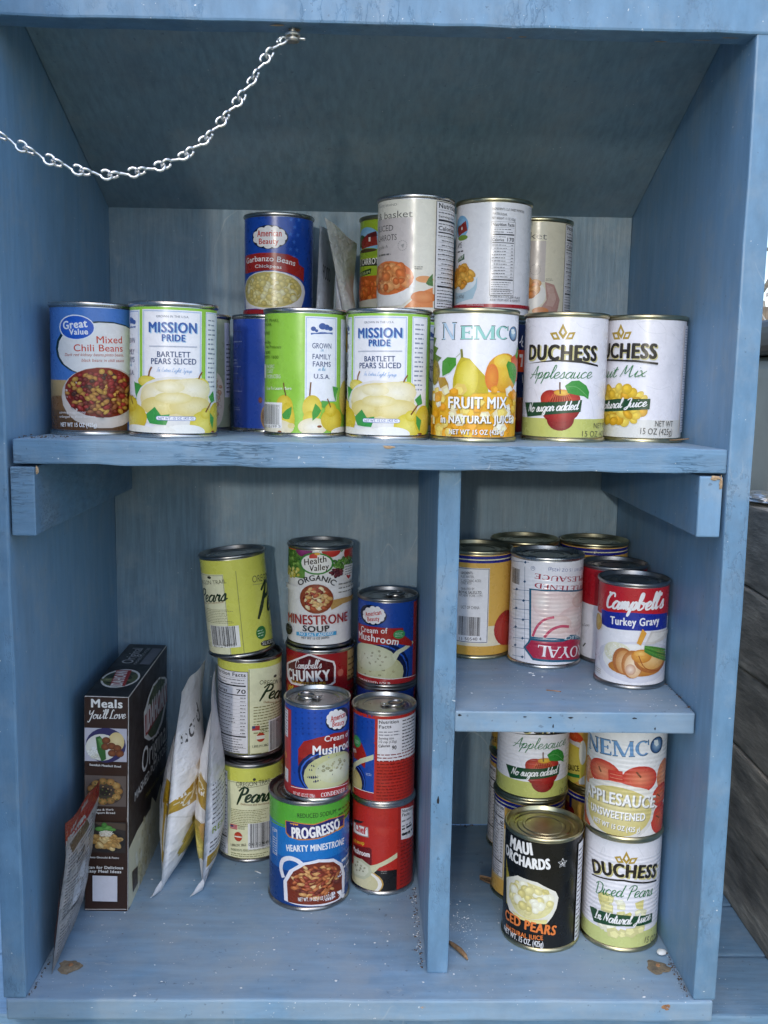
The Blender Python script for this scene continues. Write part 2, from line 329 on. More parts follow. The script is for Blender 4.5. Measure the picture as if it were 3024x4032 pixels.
class Sheet:
    """collects flat artwork (u, v in mm), cuts it along a grid so that it can follow a curved surface"""
    def __init__(s, du, dv=None, clip=None):
        s.du, s.dv, s.clip = du, dv, clip; s.V = []; s.C = []; s.L = []; s.F = []; s.z = 0.0
    def up(s, k=1.0): s.z += STEP*k
    def _poly(s, P):
        n = len(s.V)
        for p in P: s.V.append(p[:2]); s.C.append(p[2:5]); s.L.append(s.z)
        for k in range(1, len(P)-1): s.F.append((n, n+k, n+k+1))
    @staticmethod
    def _cut(P, ax, val, keep_less):
        o = []; n = len(P)
        for i in range(n):
            a, b = P[i], P[(i+1) % n]
            ia = (a[ax] <= val) if keep_less else (a[ax] >= val); ib = (b[ax] <= val) if keep_less else (b[ax] >= val)
            if ia: o.append(a)
            if ia != ib:
                t = (val-a[ax])/(b[ax]-a[ax]); o.append(tuple(x+(y-x)*t for x, y in zip(a, b)))
        return o
    def _strips(s, P, ax, d):
        lo = min(p[ax] for p in P); hi = max(p[ax] for p in P)
        k0 = math.floor(lo/d+1e-6); k1 = math.floor(hi/d-1e-6)
        if k1 <= k0: yield P; return
        for k in range(k0, k1+1):
            Q = s._cut(P, ax, k*d, False) if k > k0 else P
            if len(Q) > 2 and k < k1: Q = s._cut(Q, ax, (k+1)*d, True)
            if len(Q) > 2: yield Q
    def conv(s, P):
        """one convex polygon of (u, v, r, g, b)"""
        a = sum(P[i][0]*P[(i+1) % len(P)][1]-P[(i+1) % len(P)][0]*P[i][1] for i in range(len(P)))
        if abs(a) < 1e-7: return
        if a < 0: P = P[::-1]
        if s.clip:
            for ax, val, less in s.clip:
                if any((p[ax] > val) if less else (p[ax] < val) for p in P):
                    P = s._cut(P, ax, val, less)
                    if len(P) < 3: return
        for Q in s._strips(P, 0, s.du):
            if s.dv:
                for R in s._strips(Q, 1, s.dv): s._poly(R)
            else: s._poly(Q)
    def poly(s, pts, c):
        s.up()
        if len(pts) == 4 or len(pts) == 3:
            pass
        tr = tessellate_polygon([[Vector((p[0], p[1], 0)) for p in pts]])
        for t in tr: s.conv([(pts[i][0], pts[i][1], *c) for i in t])
    def rect(s, c, u0, v0, u1, v1, c2=None):
        s.up(); u0, u1 = min(u0, u1), max(u0, u1); v0, v1 = min(v0, v1), max(v0, v1); c2 = c2 or c
        s.conv([(u0, v0, *c2), (u1, v0, *c2), (u1, v1, *c), (u0, v1, *c)])
    def ell(s, c, cc, u, v, ru, rv, rot=0., n=22):
        s.up(); cc = cc or c; ca, sa = math.cos(rot), math.sin(rot)
        if max(ru, rv) < 2: n = 12
        ring = [(u+ru*math.cos(2*math.pi*k/n)*ca-rv*math.sin(2*math.pi*k/n)*sa, v+ru*math.cos(2*math.pi*k/n)*sa+rv*math.sin(2*math.pi*k/n)*ca) for k in range(n)]
        for k in range(n): s.conv([(u, v, *cc), (*ring[k], *c), (*ring[(k+1) % n], *c)])
    def stroke(s, pts, w, c, sub=False):
        if not sub: s.up()
        m = len(pts); nn = []
        for i in range(m):
            a, b = pts[max(i-1, 0)], pts[min(i+1, m-1)]; dx, dy = b[0]-a[0], b[1]-a[1]; l = math.hypot(dx, dy) or 1
            nn.append((-dy/l, dx/l))
        ww = w if isinstance(w, list) else [w]*m
        for i in range(m-1):
            s.z += STEP*0.02
            a, b = pts[i], pts[i+1]; n0, n1 = nn[i], nn[i+1]
            s.conv([(a[0]-n0[0]*ww[i]/2, a[1]-n0[1]*ww[i]/2, *c), (b[0]-n1[0]*ww[i+1]/2, b[1]-n1[1]*ww[i+1]/2, *c),
                    (b[0]+n1[0]*ww[i+1]/2, b[1]+n1[1]*ww[i+1]/2, *c), (a[0]+n0[0]*ww[i]/2, a[1]+n0[1]*ww[i]/2, *c)])
    # baseline frame: straight or, with a middle point, a parabola through it
    @staticmethod
    def base(p0, p1, mid):
        if mid:
            q = (2*mid[0]-.5*(p0[0]+p1[0]), 2*mid[1]-.5*(p0[1]+p1[1]))
            # a baseline bends across itself only: keep the control point over the middle of the chord
            q = ((p0[0]+p1[0])/2 + (q[0]-(p0[0]+p1[0])/2)*.4, q[1])
            def f(t):
                x = (1-t)**2*p0[0]+2*t*(1-t)*q[0]+t*t*p1[0]; y = (1-t)**2*p0[1]+2*t*(1-t)*q[1]+t*t*p1[1]
                dx = 2*(1-t)*(q[0]-p0[0])+2*t*(p1[0]-q[0]); dy = 2*(1-t)*(q[1]-p0[1])+2*t*(p1[1]-q[1]); l = math.hypot(dx, dy) or 1
                return x, y, dx/l, dy/l
        else:
            dx, dy = p1[0]-p0[0], p1[1]-p0[1]; l = math.hypot(dx, dy) or 1
            def f(t): return p0[0]+dx*t, p0[1]+dy*t, dx/l, dy/l
        return f
    def text(s, st, c, p0, p1, h, wt=0, mid=None, shear=0.):
        co, tr, wid = glyphs(st, wt)
        if not len(co): return
        f = s.base(p0, p1, mid); L = math.hypot(p1[0]-p0[0], p1[1]-p0[1]); k = h/0.69
        e = 0.0135*h*wt
        sh = [(0, 0)] if wt == 0 else [(-e, 0), (e, 0), (0, e*.55), (0, -e*.55)]
        if wt >= 3: sh += [(-e*.7, e*.45), (e*.7, e*.45), (-e*.7, -e*.45), (e*.7, -e*.45)]
        if wt >= 4: sh += [(0, 0), (-e*.45, 0), (e*.45, 0)]
        s.up()
        sq = (L-2*e)/L if L > 2*e else 1
        for ox, oy in sh:
            s.z += STEP*0.25
            P = []
            for x, y in co:
                yy = y*k; t = (x*sq+shear*y)/wid if wid else 0
                bx, by, dx, dy = f(t+e*1.0/L if L else t); X = ox; Y = yy+oy
                P.append((bx+dx*X-dy*Y, by+dy*X+dx*Y))
            for t in tr: s.conv([(*P[i], *c) for i in t])
    def script(s, st, c, p0, p1, xh, wt=1., mid=None):
        f = s.base(p0, p1, mid); L = math.hypot(p1[0]-p0[0], p1[1]-p0[1])
        adv = 0; items = []
        for ch in st:
            a, ss = SCR.get(ch, SCR[' ']); items += [(adv, q) for q in ss]; adv += a
        s.up(); sl = 0.28; W = adv+sl*1.0
        for x0, q in items:
            s.z += STEP*0.2
            pts = []; P = catmull(q)
            for x, y in P:
                bx, by, dx, dy = f((x0+x+sl*y)/W); pts.append((bx-dy*y*xh, by+dx*y*xh))
            w0 = xh*0.135*wt; ws = []
            for i in range(len(P)):
                a, b = P[max(i-1, 0)], P[min(i+1, len(P)-1)]; dn = (a[1]-b[1])/(math.hypot(b[0]-a[0], b[1]-a[1]) or 1)
                ws.append(w0*(0.8+0.5*max(0, dn)) if 0 < i < len(P)-1 else w0*0.65)
            s.stroke(pts, ws, c, sub=True)
    def serif(s, st, c, p0, p1, h, mid=None):
        if any(ch not in SER for ch in st): return s.text(st, c, p0, p1, h*1.02, 0, mid)
        f = s.base(p0, p1, mid); adv = sum(SER[ch][0] for ch in st); x0 = 0; s.up()
        for ch in st:
            for P in SER[ch][1]:
                s.z += STEP*0.1; Q = []
                for x, y in P:
                    bx, by, dx, dy = f((x0+x)/adv); Q.append((bx-dy*y*h, by+dx*y*h, *c))
                s.conv(Q)
            x0 += SER[ch][0]
    def filler(s, c, u0, v0, u1, v1, n, seed=1):
        """body copy too small to read: rows of word-long dashes"""
        rr = random.Random(seed+int(abs(u0*31+v0*17))); u0, u1 = min(u0, u1), max(u0, u1); v0, v1 = max(v0, v1), min(v0, v1); s.up()
        p = (v0-v1)/n
        for i in range(n):
            y = v0-p*(i+.78); u = u0; end = u1-(u1-u0)*rr.uniform(0, .22)
            while u < end-.4:
                w = min(rr.uniform(.9, 3.2)*max(.6, p*.55), end-u); hh = p*rr.uniform(.26, .36)
                s.conv([(u, y, *c), (u+w, y, *c), (u+w, y+hh, *c), (u, y+hh, *c)]); u += w+p*.28
    def facts(s, u0, v0, u1, v1, cal):
        bk = lin('2C2C30'); gr = lin('55555A'); W = u1-u0; H = v1-v0; y = v1
        s.rect(lin('EDEBEF'), u0, v0, u1, v1); t = max(.25, W*.012)
        for a, b, c_, d in ((u0, v0, u1, v0+t), (u0, v1-t, u1, v1), (u0, v0, u0+t, v1), (u1-t, v0, u1, v1)): s.rect(bk, a, b, c_, d)
        m = W*.05
        def row(fr, th): s.rect(bk, u0+m, v1-H*fr-th, u1-m, v1-H*fr)
        s.text('Nutrition Facts', bk, (u0+m, v1-H*.062), (u1-m, v1-H*.062), H*.045, 3)
        row(.078, .2); s.filler(gr, u0+m, v1-H*.085, u1-m, v1-H*.115, 1); s.text('Serving size', bk, (u0+m, v1-H*.15), (u0+W*.5, v1-H*.15), H*.024, 2); s.filler(bk, u0+W*.62, v1-H*.125, u1-m, v1-H*.152, 1)
        row(.165, H*.018); s.filler(bk, u0+m, v1-H*.192, u0+W*.6, v1-H*.216, 1)
        s.text('Calories', bk, (u0+m, v1-H*.265), (u0+W*.52, v1-H*.265), H*.038, 3)
        if cal: s.text(cal, bk, (u1-m-W*.24*(len(cal)/2.4), v1-H*.265), (u1-m, v1-H*.265), H*.05, 3)
        row(.28, H*.011)
        n = 11
        for i in range(n):
            a = .3+i*.043; ind = m if i in (0, 3, 4, 5, 9) else m*2.6
            s.filler(bk if i in (0, 3, 4, 5, 9) else gr, u0+ind, v1-H*a, u0+W*.72, v1-H*(a+.028), 1, i); s.filler(bk, u1-m-W*.12, v1-H*a, u1-m, v1-H*(a+.028), 1, i+9)
            row(a+.033, .13)
        row(.78, H*.016)
        for i in range(4): s.filler(gr, u0+m, v1-H*(.81+i*.03), u1-m*2, v1-H*(.833+i*.03), 1, i+40)
        row(.925, .3); s.filler(gr, u0+m, v1-H*.93, u1-m, v1-H*.985, 2)
    def barcode(s, u0, v0, u1, v1):
        rr = random.Random(int(abs(u0*97))); u0, u1 = min(u0, u1), max(u0, u1); v0, v1 = min(v0, v1), max(v0, v1); s.up(); c = lin('26262A'); u = u0; m = (u1-u0)/95
        while u < u1-m:
            w = m*rr.choice((1, 1, 2, 3)); s.conv([(u, v0, *c), (min(u+w, u1), v0, *c), (min(u+w, u1), v1, *c), (u, v1, *c)]); u += w+m*rr.choice((1, 1, 2, 2))
    def blobs(s, k, u, v, ru, rv, n, sx, sy, pal, seed):
        rr = random.Random(seed); pal = [lin(p) for p in pal.split()]; spots = []
        sx *= 1.5; sy *= 1.5
        if k == 'B': n = int(n*1.35)
        for i in range(n):
            if k == 'B':
                r = math.sqrt((i+.5)/n); a = i*2.39996
                spots.append((u+(ru-sx*.45)*r*math.cos(a)+rr.uniform(-.2, .2)*sx, v+(rv-sy*.45)*r*math.sin(a)+rr.uniform(-.2, .2)*sy))
            else: spots.append((u+ru*rr.uniform(-1, 1), v+rv*rr.uniform(-1, 1)))
        rr.shuffle(spots); spots.sort(key=lambda q: -q[1]+rr.uniform(-1, 1)*sy*2)
        for x, y in spots:
            c = rr.choice(pal); f = rr.uniform(.75, 1.2); a, b = sx*.5*f*rr.uniform(.85, 1.25), sy*.5*f*rr.uniform(.85, 1.25)
            lu = min(1, (c[0]+c[1]+c[2])/2.1); dk = tuple(q*(.5+.38*lu) for q in c); lt = tuple(min(.82, q*1.1+.01) for q in c)
            if k == 'B':
                rot = rr.uniform(-.9, .9) if sx != sy else 0
                s.ell(dk, lt, x, y, a, b, rot, 14)
                s.ell(lt, tuple(min(.84, q*1.2+.05*(1-lu)) for q in c), x-a*.15, y+b*.25, a*.45, b*.38, rot, 8)
            else:
                m = rr.choice((4, 5, 5, 6)); off = rr.uniform(0, 6)
                P = [(x+a*math.cos(off+2*math.pi*i/m), y+b*math.sin(off+2*math.pi*i/m)) for i in range(m)]
                s.poly(P, tuple(q*.88 for q in c)); d = (a*.25*math.cos(off), b*.25*math.sin(off))
                s.poly([(x+(p[0]-x)*.62+d[0], y+(p[1]-y)*.62+d[1]) for p in P], lt)
    def draw(s, cmds, du=0.):
        for c in cmds:
            k = c[0]
            if k == 'P': q = c[2]; s.poly([(q[i]+du, q[i+1]) for i in range(0, len(q), 2)], lin(c[1]))
            elif k == 'R': s.rect(lin(c[1]), c[2]+du, c[3], c[4]+du, c[5])
            elif k == 'G': s.rect(lin(c[1]), c[3]+du, c[4], c[5]+du, c[6], lin(c[2]))
            elif k == 'K':
                u0, u1 = sorted((c[3]+du, c[5]+du)); v0, v1 = sorted((c[4], c[6]))
                for cc, g in ((c[2], .35), (c[1], 0)):
                    r = (v1-v0)/2+g; P = [(u0+r-g+r*math.cos(math.radians(a)), (v0+v1)/2+r*math.sin(math.radians(a))) for a in range(90, 271, 30)]+[(u1-r+g+r*math.cos(math.radians(a)), (v0+v1)/2+r*math.sin(math.radians(a))) for a in range(-90, 91, 30)]
                    s.poly(P, lin(cc))
            elif k == 'O':
                u0, u1 = sorted((c[2]+du, c[4]+du)); v0, v1 = sorted((c[3], c[5])); t = c[6]
                for q in ((u0, v0, u1, v0+t), (u0, v1-t, u1, v1), (u0, v0+t, u0+t, v1-t), (u1-t, v0+t, u1, v1-t)): s.rect(lin(c[1]), *q)
            elif k == 'E': s.ell(lin(c[1]), lin(c[2]) if c[2] else None, c[3]+du, c[4], c[5], c[6])
            elif k in 'TSX':
                m = (c[9][0]+du, c[9][1]) if c[9] else None; p0, p1 = (c[3]+du, c[4]), (c[5]+du, c[6])
                if k == 'T': s.text(c[1], lin(c[2]), p0, p1, c[7], c[8], m, c[10])
                elif k == 'S': s.script(c[1], lin(c[2]), p0, p1, c[7], c[8], m)
                else: s.serif(c[1], lin(c[2]), p0, p1, c[7], m)
            elif k == 'L': q = c[3]; s.stroke(catmull([(q[i]+du, q[i+1]) for i in range(0, len(q), 2)], 4), c[2], lin(c[1]))
            elif k == 'F': s.filler(lin(c[1]), c[2]+du, c[3], c[4]+du, c[5], c[6])
            elif k in 'BD': s.blobs(k, c[1]+du, *c[2:])
            elif k == 'N': s.facts(c[1]+du, min(c[2], c[4]), c[3]+du, max(c[2], c[4]), c[5])
            elif k == 'C': s.barcode(c[1]+du, c[2], c[3]+du, c[4])
            elif k == '*':
                s.poly([(c[2]+du+c[4]*(1 if i % 2 == 0 else .42)*math.sin(i*math.pi/5), c[3]+c[4]*(1 if i % 2 == 0 else .42)*math.cos(i*math.pi/5)) for i in range(10)], lin(c[1]))
            elif k == '*o':
                P = [(c[2]+du+c[4]*(1 if i % 2 == 0 else .45)*math.sin(i*math.pi/5), c[3]+c[4]*(1 if i % 2 == 0 else .45)*math.cos(i*math.pi/5)) for i in range(11)]
                s.stroke(P, .45, lin(c[1]))
            elif k == 'Q':
                for a in range(0, 360, 24):
                    s.stroke([(c[2]+du+c[4]*math.cos(math.radians(a+b)), c[3]+c[4]*math.sin(math.radians(a+b))) for b in (0, 8, 16)], .5, lin(c[1]))
            elif k == 'Y': s.rect(lin(c[1]), -130, c[2], 130, c[3])
    def mesh(s, name, fn):
        """fn(u, v, layer arrays) -> positions (mm), normals"""
        V = np.array(s.V); L = np.array(s.L); pos, nor = fn(V[:, 0], V[:, 1], L)
        me = bpy.data.meshes.new(name); n = len(V)
        me.vertices.add(n); me.vertices.foreach_set('co', (pos*MM).astype(np.float32).ravel())
        F = np.array(s.F, dtype=np.int32); m = len(F)
        me.loops.add(m*3); me.loops.foreach_set('vertex_index', F.ravel())
        me.polygons.add(m); me.polygons.foreach_set('loop_start', np.arange(0, m*3, 3, dtype=np.int32))
        me.polygons.foreach_set('use_smooth', np.ones(m, dtype=bool))
        me.update(calc_edges=True)
        at = me.color_attributes.new('ink', 'FLOAT_COLOR', 'POINT')
        at.data.foreach_set('color', np.concatenate([np.array(s.C), np.ones((n, 1))], 1).astype(np.float32).ravel())
        me.normals_split_custom_set_from_vertices([tuple(x) for x in nor])
        return me
# every can: x, y, z of its base (mm), radius, height, lean (deg), turn (rad)
CANS={
'greatvalue':(43.3, 101, 0, 38, 113, 0.6, 0.266),
'm1':(116.8, 81, 0.3, 38, 113, 0.9, 0.191),
'green':(229.3, 120.5, -0.3, 37.8, 113, 0, 0.06),
'm2':(304.6, 104.5, -0.1, 38, 113, 0, -0.024),
'nemco':(380.4, 90, 0.2, 38, 113, 0, -0.111),
'duA':(464.9, 114, -0.2, 38, 113, 0, -0.2),
'duF':(539.8, 126, -0.4, 37.6, 113, 0, -0.275),
'chick':(113, 204, -1.7, 38, 113, 0, 0.172),
'blue':(190.2, 203, -1.6, 38, 113, 0, 0.095),
'navy':(408, 208, -1.7, 38, 113, 0, -0.125),
'garb':(190.2, 294.5, 109.9, 37.6, 110, 0, 0.087),
'yams':(408.2, 211, 111.2, 38, 113, 0, -0.125),
'bask':(330.9, 202, 111.4, 38, 113, 0, -0.048),
'carrots':(312.8, 294.5, 109.9, 37.6, 110, 0, -0.027),
'bask2':(466.5, 294.5, 109.9, 37.6, 110, 0, -0.168),
'hid1':(190.2, 292, -3.1, 38, 113, 0, 0.087),
'hid2':(330.9, 202, -1.6, 38, 113, 0, -0.048),
'hid3':(312.8, 293, -3.1, 38, 113, 0, -0.027),
'hid4':(467, 293, -3.1, 38, 113, 0, -0.169),
'orA':(161.5, 274, -478.9, 37.6, 113, 0, 0.115),
'orB':(158.5, 291, -365.9, 37, 113, 0, 0.116),
'orC':(149.5, 292, -251.9, 37, 113, -5.6, 0.124),
'hv':(236.7, 292, -240.9, 36.6, 113, 0, 0.044),
'chunky':(237.6, 290, -358.9, 39.2, 118, 0, 0.043),
'hid5':(238.5, 290, -478.9, 38.5, 120, 0, 0.042),
'A1':(312.3, 279, -280.9, 34, 99, 0, -0.027),
'A2':(312.3, 279, -379.9, 34, 99, 0, -0.027),
'A3':(312.3, 279, -478.9, 34, 99, 0, -0.027),
'B1':(308.5, 200, -379.4, 34, 99.5, 0, -0.025),
'B2':(309.4, 203, -478.9, 33.8, 99.5, 0, -0.026),
'prog':(232.6, 180, -478.9, 42.4, 116, 0, 0.053),
'C1':(240.3, 171, -362.9, 33.6, 99.5, 0, 0.046),
'royalL':(404, 228, -231.7, 37.6, 113, 0, -0.119),
'royalUp':(471.8, 197, -231.7, 37.6, 113, 0, -0.19),
'gravy':(543.2, 131, -231.7, 34, 101.5, 0, -0.277),
'gravy2':(543.6, 206, -231.7, 33.8, 101.5, 0, -0.258),
'royBR':(539, 280, -231.7, 37.8, 113, 0, -0.236),
'royBL':(463, 284, -231.7, 38, 113, 0, -0.167),
'maui':(461.6, 106, -478.9, 37.8, 113, 0, -0.198),
'dice':(538.7, 107, -478.9, 37.4, 113, 0, -0.28),
'nem2':(536.3, 102, -365.9, 37.6, 113, 0, -0.279),
'duR':(462.6, 185, -365.9, 37.8, 113, 0, -0.183),
'roy60':(461.5, 187, -478.9, 38, 113, 0, -0.182),
'royLL':(470.5, 294, -478.9, 38, 113, 0, -0.172),
'royLU':(471.5, 294, -365.9, 38, 113, 0, -0.173),
'sauceD':(538.9, 203, -478.9, 37.6, 113, 0, -0.254),
'sauce':(538.9, 203, -365.9, 37.6, 113, 0, -0.254),
}
